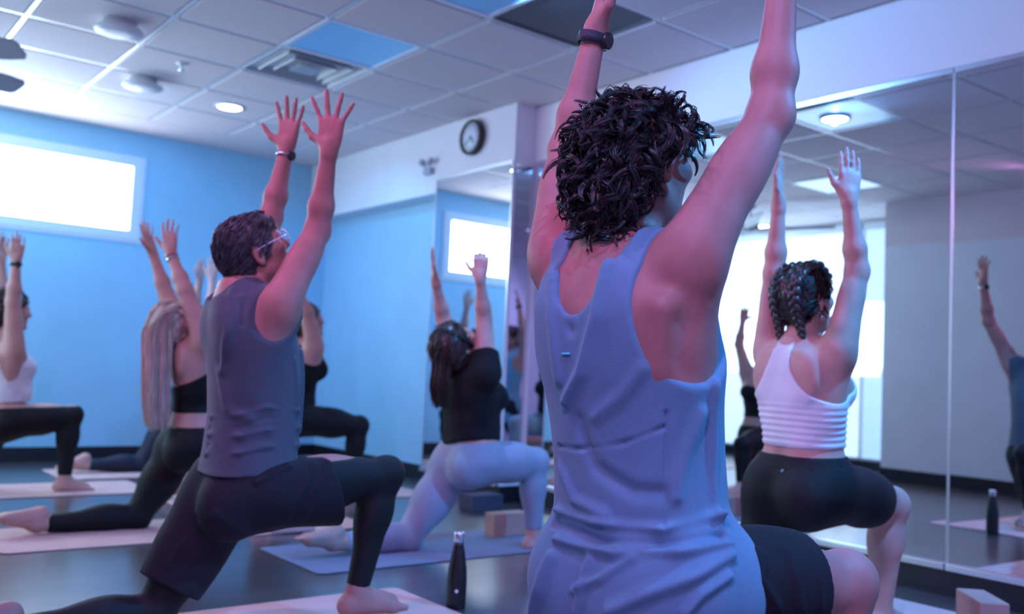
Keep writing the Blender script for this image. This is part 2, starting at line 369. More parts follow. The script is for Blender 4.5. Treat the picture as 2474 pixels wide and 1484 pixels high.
def ell(c, rad, ax=None):
    c = A3(c); rad = A3(rad); Mx = np.eye(3) if ax is None else np.array([nrm(q) for q in ax]); mn = float(rad.min())
    ext = np.sqrt(((Mx*rad[:, None])**2).sum(0))
    def fn(X, Y, Z):
        x, y, z = X-f32(c[0]), Y-f32(c[1]), Z-f32(c[2]); k0 = 0; k1 = 0
        for i in range(3):
            q = x*f32(Mx[i, 0])+y*f32(Mx[i, 1])+z*f32(Mx[i, 2]); k0 = k0+(q/f32(rad[i]))**2; k1 = k1+(q/f32(rad[i]**2))**2
        k0 = np.sqrt(k0); return k0*(k0-1)/(np.sqrt(k1)+f32(1e-6))
    return fn, c-ext, c+ext
def loft(Fr, prof, ex=2.3):
    """elliptic torso column: rows (u, half width, half depth, forward offset[, side offset])"""
    pr = np.array([list(p)+[0]*(5-len(p)) for p in prof], float); uu = pr[:, 0]
    us = np.linspace(uu[0], uu[-1], 80); tab = []
    for k in range(1, 5):
        y = np.interp(us, uu, pr[:, k]); yp = np.pad(y, 3, mode='edge'); y = np.convolve(yp, np.array([1, 2, 3, 4, 3, 2, 1])/16., 'valid'); tab.append(y)
    P, up, fd, rt, L = Fr
    def fn(X, Y, Z):
        x, y, z = X-f32(P[0]), Y-f32(P[1]), Z-f32(P[2]); dt = lambda v: x*f32(v[0])+y*f32(v[1])+z*f32(v[2])
        u = dt(up)/f32(L); uc = np.clip(u, uu[0], uu[-1]); w, d, fo, so = [np.interp(uc, us, t).astype(f32) for t in tab]
        s = np.abs(dt(rt)-so)/w; f = np.abs(dt(fd)-fo)/d
        k = (s**ex+f**ex)**(1/ex); g = np.sqrt((s/w)**2+(f/d)**2)+f32(1e-5); kk = np.sqrt(s*s+f*f)
        rd = (k-1)*np.where(kk > 1e-4, kk/g, np.minimum(w, d)); axd = (np.abs(u-uc))*f32(L)
        return np.where(axd > 0, np.sqrt(np.maximum(rd, 0)**2+axd**2), rd)
    R = pr[:, 1:3].max()+np.abs(pr[:, 3:]).max(); e0 = P+up*L*uu[0]; e1 = P+up*L*uu[-1]
    return fn, np.minimum(e0, e1)-R, np.maximum(e0, e1)+R
def grow(p, t):
    fn, lo, hi = p; return (lambda X, Y, Z: fn(X, Y, Z)-f32(t)), lo-t, hi+t
def blend(a, b, k):
    """two solids melted into one"""
    def fn(X, Y, Z):
        p, q = a[0](X, Y, Z), b[0](X, Y, Z); h = np.maximum(k-np.abs(p-q), 0)/k; return np.minimum(p, q)-h*h*(k*.25)
    return fn, np.minimum(a[1], b[1])-k*.25, np.maximum(a[2], b[2])+k*.25
def half(c, n):
    """negative on the side the normal points away from"""
    c = A3(c); n = nrm(n); return lambda X, Y, Z: (X-f32(c[0]))*f32(n[0])+(Y-f32(c[1]))*f32(n[1])+(Z-f32(c[2]))*f32(n[2])
def cap(c, n, R):
    """solid half-ball around c on the side of n: used to cut sleeves and trouser legs off square"""
    h = half(A3(c), -A3(n)); c = A3(c)
    return (lambda X, Y, Z: np.maximum(h(X, Y, Z), np.sqrt((X-f32(c[0]))**2+(Y-f32(c[1]))**2+(Z-f32(c[2]))**2)-f32(R))), c-R, c+R
# ------------------------------------------------------------------ human figure
class Human:
    def __init__(s, J, fem=False, g=1., arm=1., leg=1., h=.006):
        s.J = {k: A3(v) for k, v in J.items()}; s.fem = fem; s.g = g; s.h = h; s.pr = []
        J = s.J; up = nrm(J['neck']-J['pel']); rt = J['shR']-J['shL']; rt = nrm(rt-up*(rt@up)); fd = np.cross(up, rt)
        s.Fr = (J['pel'], up, fd, rt, float(np.linalg.norm(J['neck']-J['pel']))); s.arm_s = arm; s.leg_s = leg
    def T(s, u, f, r): P, up, fd, rt, L = s.Fr; return P+up*u*L+fd*f+rt*r
    def add(s, tagn, p, k=.02, op='u'): s.pr.append((tagn, p, k, op))
    def torso(s, prof=None):
        g = s.g; T = s.T; J = s.J
        if prof is None:
            prof = ([(-.20, .10, .08, 0), (-.06, .170, .118, -.004), (.10, .158, .108, 0), (.30, .124, .090, .008), (.48, .122, .092, .008), (.66, .140, .105, .004), (.82, .142, .100, -.006), (.93, .105, .078, -.012), (1.02, .055, .055, -.008)] if s.fem else
                    [(-.20, .10, .09, 0), (-.06, .165, .118, -.004), (.10, .158, .112, 0), (.30, .143, .104, .006), (.48, .150, .112, .006), (.66, .170, .124, 0), (.82, .168, .116, -.010), (.93, .120, .088, -.014), (1.02, .062, .062, -.008)])
        s.prof = [(u, w*g, d*g, f) for u, w, d, f in prof]
        s.add('torso', loft(s.Fr, s.prof), 0)
        P, up, fd, rt, L = s.Fr
        for q, sh in ((1, 'R'), (-1, 'L')):
            S = J['sh'+sh]; E = J['el'+sh]; dr = nrm(E-S)
            s.add('girdle', cone(T(.95, -.012, q*.035), S-up*.012-dr*.01, .048*g, .047*g), .045)           # trapezius
            s.add('lat', cone(S-up*.05+(-rt*q)*.02, T(.50, -.01, q*.105*g), .052*g, .045*g), .05)          # latissimus / armpit wall
            s.add('pec', cone(S-up*.03-rt*q*.02, T(.74, .070*g, q*.065), .040*g, .045*g), .05)
            s.add('scap', ell(T(.79, -.080*g, q*.092*g), (.048*g, .024 if not s.fem else .020, .075), (rt+up*q*.35, fd, up-rt*q*.35)), .045)
            if s.fem: s.add('bust', ell(T(.66, .092*g, q*.068), (.062*g, .058*g, .06*g), (rt, fd, up)), .03)
            s.add('glute', ell(T(-.10, -.062*g, q*.078*g), (.092*g, .088*g, .098*g), (rt, fd, up)), .04)
        s.add('spine', cone(T(.12, -.125*g, 0), T(.62, -.135*g, 0), .010, .012), .05, 's')
    def limb_arm(s, sd, muscle=1.):
        J = s.J; S, E, Wr = J['sh'+sd], J['el'+sd], J['wr'+sd]; a = s.arm_s*s.g; d1 = nrm(E-S); L = np.linalg.norm(E-S); d2 = nrm(Wr-E); L2 = np.linalg.norm(Wr-E)
        fd = s.Fr[2]; bk = -(fd-d1*(fd@d1)); bk = nrm(bk)
        s.add('delt', ell(S+d1*.035, (.076, .057*a, .057*a), (d1, bk, np.cross(d1, bk))), .03)
        s.add('uarm', cone(S, E, .054*a, .040*a), .03)
        s.add('uarm', ell(S+d1*L*.52+bk*.016, (.115, .036*a*muscle, .040*a*muscle), (d1, bk, np.cross(d1, bk))), .03)
        s.add('uarm', ell(S+d1*L*.55-bk*.016, (.105, .034*a*muscle, .036*a*muscle), (d1, bk, np.cross(d1, bk))), .03)
        s.add('farm', ell(E+bk*.004, (.036*a, .035*a, .035*a), (d1, bk, np.cross(d1, bk))), .03)
        s.add('farm', cone(E, E+d2*L2*.30, .037*a, .041*a), .03); s.add('farm', cone(E+d2*L2*.30, Wr, .041*a, .027*a), .03)
    def hand(s, sd, d, n, curl=(.25,)*4, spread=.10, thumb=(.75, .25), size=1., twist=0., fl=None):
        """d: finger direction, n: palm normal; thumb side = d x n for a right hand, n x d for a left one"""
        Wr = s.J['wr'+sd]; d = nrm(d); n = A3(n); n = nrm(n-d*(n@d)); t = np.cross(d, n)*(1 if sd == 'R' else -1); z = size*.185
        t = nrm(t)
        K = Wr+d*z*.52
        s.add('hand', cone(Wr-d*.01, Wr+d*.02*size, .027*size, .027*size), .012)
        s.add('hand', ell(Wr+d*z*.27, (z*.32, z*.205, z*.085), (d, t, n)), .014)
        for q in (-1.5, -.5, .5, 1.5): s.add('hand', cone(Wr+d*z*.10+t*q*z*.07, K+t*q*z*.115-d*abs(q-.5)*z*.025, z*.070, z*.062), .010)
        ln = (.42, .485, .45, .35)
        for i, q in enumerate((1.5, .5, -.5, -1.5)):                      # index .. little finger
            b = K+t*q*z*.118-d*abs(q-.3)*z*.022; ang = spread*q+twist; dd = nrm(d*math.cos(ang)+t*math.sin(ang)); c = curl[i % len(curl)]; r = z*(.049, .051, .048, .042)[i]; p = b; a = 0
            for j, fr in enumerate((.46, .30, .24)):
                a += c*(.75, 1.1, .7)[j]; v = dd*math.cos(a)+n*math.sin(a); p2 = p+v*z*ln[i]*fr*1.05; s.add('finger', cone(p, p2, r*(1-.07*j), r*(.93-.07*j)), .004 if j else .007); p = p2
        tb = Wr+d*z*.10+t*z*.15+n*z*.03; td = nrm(d*math.cos(thumb[0])+t*math.sin(thumb[0])+n*thumb[1]); p1 = tb+td*z*.25
        s.add('hand', cone(tb-t*z*.06, p1, z*.085, z*.066), .016); td2 = nrm(td*.9+d*.25); p2 = p1+td2*z*.17; s.add('finger', cone(p1, p2, z*.060, z*.054), .006); p3 = p2+nrm(td2+d*.1)*z*.13; s.add('finger', cone(p2, p3, z*.053, z*.043), .004)
    def leg(s, sd, girth=1.):
        J = s.J; H, K, An = J['hip'+sd], J['kn'+sd], J['an'+sd]; g = s.leg_s*s.g*girth; d = nrm(K-H); L = np.linalg.norm(K-H); e = nrm(An-K); L2 = np.linalg.norm(An-K)
        bend = nrm(An-K-d*((An-K)@d)) if np.linalg.norm(np.cross(d, e)) > .2 else nrm(np.cross(d, (0, 1, 0)))
        s.add('thigh', cone(H, H+d*L*.55, .094*g, .078*g), .05); s.add('thigh', cone(H+d*L*.5, K, .080*g, .056*g), .04)
        s.add('thigh', ell(H+d*L*.45-bend*.022*g, (.17, .06*g, .066*g), (d, bend, np.cross(d, bend))), .04)
        s.add('calf', ell(K-(e-d)*.012-e*.0, (.052*g, .052*g, .054*g), (d, bend, np.cross(d, bend))), .025)
        s.add('calf', cone(K, K+e*L2*.35, .053*g, .051*g), .025); s.add('calf', cone(K+e*L2*.3, An, .051*g, .034*g), .025)
        bk = -nrm(d-e*(d@e)) if np.linalg.norm(np.cross(d, e)) > .2 else bend
        s.add('calf', ell(K+e*L2*.32+bk*.020*g, (.11, .043*g, .046*g), (e, bk, np.cross(e, bk))), .03)
    def foot(s, sd, d, n, size=1.):
        """d: heel to toe, n: out of the sole"""
        An = s.J['an'+sd]; d = nrm(d); n = A3(n); n = nrm(n-d*(n@d)); t = np.cross(d, n)*(1 if sd == 'L' else -1); z = size
        hl = An+n*.045*z-d*.030*z; ball = An+n*.062*z+d*.130*z
        s.add('foot', cone(An, An+n*.03*z, .036*z, .038*z), .02); s.add('foot', ell(hl, (.038*z, .033*z, .036*z), (d, t, n)), .02)
        s.add('foot', cone(An+n*.018*z+d*.02*z, ball-n*.018*z, .036*z, .024*z), .025)
        s.add('foot', cone(hl+d*.01, ball+t*.022*z, .028*z, .022*z), .025); s.add('foot', cone(hl+d*.01, ball-t*.022*z, .026*z, .020*z), .025)
        for i, q in enumerate((1.5, .55, -.25, -.95, -1.6)):
            b = ball+t*q*.019*z-d*abs(q-.9)*.010*z+n*.006*z; r = (.0135, .0095, .009, .0085, .008)[i]*z; ln = (.052, .048, .043, .037, .031)[i]*z
            s.add('foot', cone(b, b+d*ln*.55-n*.004*z, r*1.1, r), .008); s.add('foot', cone(b+d*ln*.55-n*.004*z, b+d*ln, r, r*.9), .006)
    def head(s, face, hup, z=1., neck_r=.056):
        J = s.J; C = J['head']; f = nrm(face); u = A3(hup); u = nrm(u-f*(u@f)); r = np.cross(f, u); s.hd = (C, f, u, r, z); p = lambda a, b, c: C+f*a*z+u*b*z+r*c*z; e = lambda *a: tuple(q*z for q in a)
        s.add('neck', cone(s.T(.96, -.012, 0), C-u*.075*z-f*.018*z, neck_r*1.08, neck_r), .03)
        s.add('skull', ell(p(-.012, .030, 0), e(.098, .090, .077), (f, u, r)), .02)
        s.add('face', ell(p(.040, -.030, 0), e(.058, .082, .060), (f, u, r)), .03)
        for q in (-1, 1):
            s.add('face', cone(p(-.005, -.060, q*.052), p(.066, -.095, q*.018), .022*z, .018*z), .025)   # jaw
            s.add('face', ell(p(.070, -.010, q*.040), e(.022, .020, .024), (f, u, r)), .02)             # cheekbone
            s.add('face', cone(p(.088, .030, q*.012), p(.078, .030, q*.045), .010*z, .010*z), .014)     # brow
        s.add('face', ell(p(.078, -.098, 0), e(.020, .018, .024), (f, u, r)), .02)                        # chin
        for q in (-1, 1): s.add('socket', ell(p(.098, .012, q*.031), e(.014, .012, .018), (f, u, r)), .014, 's')
        for q in (-1, 1): s.add('eye', ell(p(.080, .011, q*.031), e(.013, .0105, .014), (f, u, r)), .003)
        s.add('nose', cone(p(.092, .022, 0), p(.114, -.022, 0), .008*z, .0105*z), .012); s.add('nose', cone(p(.100, -.026, -.012), p(.100, -.026, .012), .0085*z, .0085*z), .008)
        s.add('lips', cone(p(.091, -.052, -.016), p(.091, -.052, .016), .0075*z, .0075*z), .007); s.add('lips', cone(p(.089, -.064, -.013), p(.089, -.064, .013), .008*z, .008*z), .007)
        for q in (-1, 1):
            ea = (nrm(f*.25+r*q), nrm(f-r*q*.25), u); ec = p(-.012, -.006, q*.079)
            s.add('ear', ell(ec, e(.010, .019, .032), ea), .006); s.add('ear', ell(ec+r*q*.008*z+f*.004*z, e(.007, .010, .018), ea), .004, 's'); s.add('ear', ell(p(-.010, -.032, q*.077), e(.008, .010, .011), ea), .006)
    def bounds(s, prs, m=.03): return np.min([p[1][1] for p in prs], 0)-m, np.max([p[1][2] for p in prs], 0)+m
    def solid(s, tags=None, t=0., extra=(), h=None, cuts=(), smooth=1, kmul=1.):
        prs = [(tg, grow(p, t) if (t and op == 'u') else p, k, op) for tg, p, k, op in s.pr if tags is None or tg in tags]+list(extra)
        u = [p for p in prs if p[3] == 'u']; lo, hi = s.bounds(u); F = Field(lo, hi, h or s.h)
        for tg, p, k, op in prs:
            if op == 'u': F.u(p, k*kmul)
            else: F.sub(p, k)
        for c in cuts:
            if isinstance(c, tuple): F.sub(c, .004)
            else: F.isect(c)
        return F.mesh(smooth)
def vmesh(name, V, Q, m, base, parent):
    V = V.copy(); V[:, 2] = np.maximum(V[:, 2], .0058)          # flattened where it rests on the mat
    me = bpy.data.meshes.new(name); n = len(V); nq = len(Q)
    me.vertices.add(n); me.vertices.foreach_set('co', (V-A3(base)).astype(f32).ravel()); me.loops.add(nq*4); me.loops.foreach_set('vertex_index', Q.astype(np.int32).ravel())
    me.polygons.add(nq); me.polygons.foreach_set('loop_start', np.arange(0, nq*4, 4, dtype=np.int32)); me.polygons.foreach_set('use_smooth', np.ones(nq, bool))
    me.update(calc_edges=True); me.validate(); me.materials.append(m)
    o = bpy.data.objects.new(name, me); COL.objects.link(o); o.parent = parent; return o
def part(name, mb, m, base, parent):
    mb.v = [tuple(A3(v)-A3(base)) for v in mb.v]; return mb.build(name, m, parent)
def pick(V, N, px, py):
    """point of the garment under a photo pixel (nearest camera-facing vertex)"""
    q = proj(V); d2 = (q[:, 0]-px)**2+(q[:, 1]-py)**2; fc = ((V-_O)*N).sum(1) < 0; d2 = np.where(fc, d2, 1e12)
    c = np.argsort(d2)[:12]; dist = np.linalg.norm(V[c]-_O, axis=1); ok = c[d2[c] < d2[c[0]]+60]; return V[ok[np.argmin(np.linalg.norm(V[ok]-_O, axis=1))]]
def seg_dist(V, P):
    best = np.full(len(V), 9.); 
    for a, b in zip(P[:-1], P[1:]):
        ab = b-a; t = np.clip(((V-a)@ab)/(ab@ab+1e-12), 0, 1); best = np.minimum(best, np.linalg.norm(V-a-t[:, None]*ab, axis=1))
    return best
def crease(V, Q, folds):
    """raise cloth folds: each (pixel polyline, width, height); negative height = sunken seam"""
    N = normals(V, Q); D = np.zeros(len(V))
    for pts, w, a in folds:
        P = [pick(V, N, *p) for p in pts]; fine = []
        for i in range(len(P)-1):
            for t in (0, .33, .66): fine.append(P[i]*(1-t)+P[i+1]*t)
        fine.append(P[-1]); d = seg_dist(V, fine)/w; D += a*np.exp(-d*d)*(1-.55*d*d)
    return V+N*D[:, None]
def wob(V, sc, seed=0, oct=3):
    """cheap smooth pseudo-noise on points"""
    r = np.random.RandomState(seed); o = np.zeros(len(V))
    for k in range(oct*4):
        w = r.normal(size=3); w = w/np.linalg.norm(w)*sc*(1.7**(k//4)); o += np.sin(V@w+r.uniform(0, 6.3))/(1.6**(k//4))
    return o/4.
# ------------------------------------------------------------------ people
def skin(name, c): return mat(name, c, .55, noise=.12, nscale=14., bump=.06, bscale=140, spec=.30)
M['skin_tan'] = skin('skin_tan', (.47, .22, .20)); M['skin_fair'] = skin('skin_fair', (.58, .32, .27)); M['skin_mid'] = skin('skin_mid', (.43, .20, .17))
M['hair_black'] = mat('hair_black', (.020, .016, .020), .30, spec=.9); M['hair_brown'] = mat('hair_brown', (.045, .024, .020), .38, spec=.6); M['hair_dark'] = mat('hair_dark_brown', (.020, .014, .014), .36, spec=.7)
M['hair_grey'] = mat('hair_greying', (.085, .095, .11), .4, noise=.75, nscale=45, spec=.6); M['hair_blonde'] = mat('hair_blonde', (.78, .62, .52), .42, noise=.35, nscale=30, stretch=(6, 6, .4), spec=.6)
cloth = lambda n, c, r=.8, **k: mat(n, c, r, bump=.25, bscale=420, noise=.10, nscale=9, sheen=.0 if max(c) < .05 else .12, spec=.3, **k)
M['tank_grey'] = cloth('heather_grey_jersey', (.145, .29, .42)); M['char'] = cloth('charcoal_jersey', (.070, .085, .11)); M['navy_short'] = cloth('dark_navy_short_cloth', (.013, .012, .018))
M['black_knit'] = cloth('black_stretch_knit', (.007, .007, .008), .65); M['white_knit'] = cloth('white_ribbed_knit', (.78, .78, .80)); M['black_tee'] = cloth('black_tee', (.008, .008, .010), .85)
M['grey_legging'] = cloth('grey_legging_knit', (.26, .32, .41), .6); M['navy_knit'] = cloth('navy_stretch_knit', (.02, .022, .04), .6); M['silver'] = mat('polished_steel', (.8, .8, .82), .2, 1.)
def strands(paths, radii, k=3):
    """(n, m, 3) strand paths -> vertices and quads of thin tapered tubes"""
    n, m = paths.shape[:2]; t = np.gradient(paths, axis=1); t /= np.linalg.norm(t, axis=2, keepdims=True)+1e-9
    up = np.array([.3, .5, .81]); a = np.cross(t, up); a /= np.linalg.norm(a, axis=2, keepdims=True)+1e-9; b = np.cross(t, a); an = 2*np.pi*np.arange(k)/k
    V = paths[:, :, None, :]+radii[:, :, None, None]*(a[:, :, None, :]*np.cos(an)[:, None]+b[:, :, None, :]*np.sin(an)[:, None])
    I = np.arange(n*m*k).reshape(n, m, k); J = np.roll(I, -1, 2); Q = np.stack([I[:, :-1], J[:, :-1], J[:, 1:], I[:, 1:]], -1).reshape(-1, 4)
    return V.reshape(-1, 3), Q
def locks(V, N, idx, ln, r, helix, turns, flow, lift=.004, seg=10, clump=6, cw=.004, seed=1, rnd=.35, k=3):
    """hair: clumps of fine strands rooted on the scalp cap that follow the flow field and curl"""
    rs = np.random.RandomState(seed); P = []; R = []; q = np.linspace(0, 1, seg)[:, None]
    for i in idx:
        n = N[i]; t = nrm(flow(V[i])); t = t-n*(t@n)+rs.normal(size=3)*rnd; t = nrm(t-n*(t@n)*.85); b = np.cross(n, t); L = ln*rs.uniform(.6, 1.25); hx = helix*rs.uniform(.5, 1.3); a = rs.uniform(0, 6.3)+6.283*turns*rs.uniform(.7, 1.3)*rs.choice((-1, 1))*q; e = np.minimum(1, q*2.5)
        c = V[i]+n*(lift*(.2+q)+hx*.9*e*np.sin(a)+hx*.7*e)+t*L*q+b*hx*e*np.cos(a)
        for s in range(clump):
            o = rs.normal(size=2)*cw; w = 1-.7*q; P.append(c+n*abs(o[0])*w+b*o[1]*w); R.append((r*(1-.8*q**3)).ravel())
    return strands(np.array(P), np.array(R), k)
def person(base, label, cat='person'): return empty('person', base, 0, label, cat, 'people in the yoga class')
def band(mb, c, ax, r1, r2, w, th, seg=28, side=None):
    """flat strap ring around a wrist: centre, axis, radii"""
    ax = nrm(ax); a = nrm(np.cross(ax, (0, 0, 1)) if side is None else A3(side)-ax*(A3(side)@ax)); b = np.cross(ax, a); V = []; Fc = []
    for k in range(seg):
        an = 2*math.pi*k/seg; rad = a*math.cos(an), b*math.sin(an)
        for (o, h) in ((0, -w/2), (th, -w/2), (th, w/2), (0, w/2)): V.append(A3(c)+rad[0]*(r1+o)+rad[1]*(r2+o)+ax*h)
    for k in range(seg):
        j = (k+1) % seg
        for q in range(4): Fc.append((k*4+q, k*4+(q+1) % 4, j*4+(q+1) % 4, j*4+q))
    return mb.add(V, Fc, True)
def watch(c, ax, out, r, P, base, strap, case=True, w=.024):
    w_e = part('wristwatch', band(MB(), c, ax, r*1.08, r*.92, w, .003, side=np.cross(ax, out)), strap, base, P)
    if case:
        out = nrm(A3(out)-nrm(ax)*(A3(out)@nrm(ax))); ax = nrm(ax); sd = np.cross(ax, out); cc = A3(c)+out*(r*.95)
        V = []; 
        n = 20
        for hgt, rr in ((0, .019), (.008, .019), (.010, .016)):
            for k in range(n): an = 6.2832*k/n; V.append(cc+out*hgt+(ax*math.cos(an)+sd*math.sin(an))*rr)
        Fc = [(i*n+k, i*n+(k+1) % n, (i+1)*n+(k+1) % n, (i+1)*n+k) for i in range(2) for k in range(n)]+[tuple(2*n+k for k in range(n))]
        mb = MB().add(V, Fc); mb.v = [tuple(A3(v)-A3(base)) for v in mb.v]; mb.build('watch_case', M['dark_plastic'], w_e)
    return w_e

# ---------- man in the grey tank top, nearest the camera
def man_tank():
    y = 1.25; J = dict(pel=at(1545, 1330, Y=y), neck=at(1505, 597, Y=y), head=at(1542, 402, Y=y-.01), shR=at(1680, 598, Y=y-.185), shL=at(1345, 602, Y=y+.185), hipR=at(1625, 1425, Y=y-.095), hipL=at(1505, 1390, Y=y+.095))
    J['elR'] = reach(1862, 282, J['shR'], .30, True); J['wrR'] = reach(1893, -70, J['elR'], .285, True)
    J['elL'] = reach(1372, 365, J['shL'], .30, True); J['wrL'] = reach(1437, 85, J['elL'], .265, True)
    J['knR'] = reach(2036, 1412, J['hipR'], .42, True); J['anR'] = A3((J['knR'][0]-.01, J['knR'][1], .088))
    J['knL'] = J['hipL']+A3((-.22, .02, -(J['hipL'][2]-.065))); J['anL'] = J['knL']+A3((-.42, .0, .0))
    H = Human(J, g=1.04, arm=.87, leg=1.02, h=.0055); H.torso(); P = person((1.3, y, 0), 'man in a grey tank top and dark shorts with curly black hair, nearest the camera'); base = (1.3, y, 0)
    H.head((1, .02, .06), (-.06, 0, 1), 1.03, .058)
    for s in 'RL': H.limb_arm(s, 1.1); H.leg(s)
    H.hand('R', nrm(J['wrR']-J['elR'])+A3((.1, 0, .2)), (.6, .6, 0), (.2,)*4); H.hand('L', (.10, -.12, 1), (.75, -.6, .0), (.22, .2, .25, .3), .08)
    H.foot('R', (1, 0, 0), (0, 0, -1)); H.foot('L', (-1, 0, -.12), (-.1, 0, 1))
    T = H.T; bk = -H.Fr[2]
    H.add('bone', cone(T(.60, -.075, .142), T(.80, -.085, .175), .016, .020), .035)          # shoulder blade edge on the bare back
    H.add('bone', cone(T(.50, -.01, .160), T(.62, -.07, .145), .010, .010), .03)
    H.add('groove', cone(T(.86, -.135, .02), T(.99, -.09, .075), .010, .010), .03, 's')
    V, Q = H.solid(); body = vmesh('body', V, Q, M['skin_tan'], base, P)
    # tank top
    rt = H.Fr[3]; fd = H.Fr[2]; up = H.Fr[1]; L = H.Fr[4]
    loose = loft(H.Fr, [(-.52, .215, .185, .0), (-.34, .208, .178, .0), (-.12, .198, .165, .004), (.02, .192, .160, .006), (.12, .172, .140, .006), (.30, .168, .138, .008), (.48, .172, .140, .006), (.62, .190, .144, .002), (.76, .176, .126, -.008), (.86, .150, .108, -.012), (.93, .125, .095, -.014)])
    ex = [('x', loose, .02, 'u')]+[('x', grow(p, .022), k, o) for t, p, k, o in H.pr if t == 'glute']+[('x', cone(J['hipR']+A3((.02, 0, .01)), J['hipR']+A3((.06, -.01, .0)), .140, .128), .04, 'u')]
    cuts = [ell(T(1.06, -.03, 0), (.082, .30, .165), (rt, fd, up)), ell(T(1.02, .12, 0), (.085, .16, .24), (rt, fd, up)), half(T(-.46, 0, 0), -up)]
    cuts += [blend(ell(T(.98, -.02, q*.300), (.172, .34, .20), (rt, fd, up)), ell(T(.745, -.02, q*.292), (.152, .34, .148), (rt, fd, up)), .09) for q in (1, -1)]
    V, Q = H.solid({'torso', 'girdle', 'scap', 'pec', 'lat'}, .007, ex, .0052, cuts, 2)
    folds = [([(1470, 640), (1440, 760), (1400, 900), (1365, 975)], .020, .010), ([(1340, 660), (1330, 800), (1345, 920)], .022, .006), ([(1385, 735), (1372, 800)], .016, -.004),
             ([(1345, 1080), (1400, 1090), (1500, 1075), (1600, 1040)], .006, -.005), ([(1612, 1000), (1612, 1120), (1608, 1270)], .006, -.004), ([(1735, 930), (1725, 1080), (1740, 1250)], .016, .007),
             ([(1700, 1000), (1660, 1100), (1640, 1200)], .02, .006), ([(1345, 1230), (1450, 1270), (1600, 1275), (1740, 1240)], .013, .010), ([(1335, 1262), (1450, 1305), (1600, 1310), (1750, 1290)], .012, -.008), ([(1340, 1300), (1480, 1335), (1640, 1330), (1760, 1310)], .014, .010),
             ([(1770, 1340), (1680, 1390), (1560, 1440), (1470, 1480)], .018, .010), ([(1765, 1390), (1700, 1440), (1660, 1482)], .013, .008), ([(1330, 1340), (1300, 1420), (1290, 1480)], .02, .010), ([(1390, 1020), (1430, 1130), (1520, 1190), (1600, 1200)], .022, -.006), ([(1350, 1130), (1380, 1210), (1460, 1250)], .016, .006), ([(1550, 900), (1500, 960), (1430, 1010)], .02, .004), ([(1420, 1350), (1400, 1430), (1390, 1480)], .016, .007), ([(1520, 1350), (1450, 1400), (1380, 1430)], .012, .006)]
    folds = [(p_, w_*.8, a_*1.5) for p_, w_, a_ in folds]; V = crease(V, Q, folds); vmesh('tank_top', V, Q, M['tank_grey'], base, P)
    N = normals(V, Q); lp = [pick(V, N, 1350, 857), pick(V, N, 1369, 855)]; n0 = -_fw*.004; M['cyan_print'] = mat('cyan_reflective_print', (.1, .75, .8), .4)
    tt = [lp[0]+n0, lp[1]+n0]; part('printed_logo', MB().tube(tt, .0024, 6), M['cyan_print'], base, P)['label'] = 'small cyan dash printed on the back'
    # shorts
    dK = nrm(J['knR']-J['hipR']); LT = np.linalg.norm(J['knR']-J['hipR']); dl = nrm(J['knL']-J['hipL'])
    ex = [('x', cone(J['hipR']+dK*.06, J['hipR']+dK*LT*.85, .098, .090), .04, 'u'), ('x', cone(J['hipL'], J['hipL']+dl*.36, .11, .10), .04, 'u')]
    V, Q = H.solid({'thigh'}, .012, ex, .006, [half(T(.15, 0, 0), up), cap(J['hipR']+dK*LT*.70, dK, .2), cap(J['hipL']+dl*.33, dl, .2)], 2)
    V = crease(V, Q, [([(1830, 1330), (1840, 1400), (1880, 1470)], .014, .009), ([(1900, 1325), (1925, 1400), (1940, 1470)], .014, .006), ([(1790, 1360), (1800, 1430), (1830, 1480)], .012, .008), ([(1960, 1320), (1985, 1400), (1990, 1470)], .010, .004)])
    vmesh('shorts', V, Q, M['navy_short'], base, P)
    # watch on the left wrist
    ax = nrm(J['wrL']-J['elL']); watch(J['wrL']-ax*.012, ax, (.3, -.9, 0), .034, P, base, mat('woven_watch_strap', (.03, .03, .05), .6, bump=.6, bscale=300), w=.024)
    # curly hair
    C, f, u, r, z = H.hd; p = lambda a, b, c: C+f*a*z+u*b*z+r*c*z
    hp = [('h', ell(p(-.022, .022, 0), (.108, .092, .090), (f, u, r)), .02, 'u'), ('h', ell(p(-.075, -.03, 0), (.05, .085, .072), (f, u, r)), .03, 'u'), ('h', ell(p(.050, .060, 0), (.060, .040, .07), (f, u, r)), .03, 'u'), ('h', cone(p(-.085, -.05, 0), p(-.075, -.095, 0), .05, .03), .03, 'u')]
    hp += [('h', ell(p(-.03, .03, q*.07), (.05, .06, .03), (f, u, r)), .02, 'u') for q in (-1, 1)]
    cut = [ell(p(.125, -.050, 0), (.105, .110, .2), (f, u, r))]+[ell(p(.035, -.075, q*.10), (.085, .100, .075), (f, u, r)) for q in (1, -1)]
    V, Q = H.solid(set(), 0, hp, .005, cut, 2); N = normals(V, Q); V = V+N*(wob(V, 70, 3)*.006+wob(V, 160, 5)*.003)[:, None]
    vmesh('hair', V, Q, M['hair_black'], base, P)
    rs = np.random.RandomState(3); out = np.where(((V-C)@N.T.mean(1)) > -9)[0]; ok = np.where(~((((V-C)@f) > -.035) & (((V-C)@u) < .035)))[0]; idx = rs.choice(ok, 520, replace=False)
    flow = lambda q: -u*.7-f*.45
    vmesh('hair_curls', *locks(V, N, idx, .066, .00105, .013, .75, flow, .003, 9, 11, .0052, 5), M['hair_black'], base, P)['kind'] = 'stuff'
    return P
man_tank()
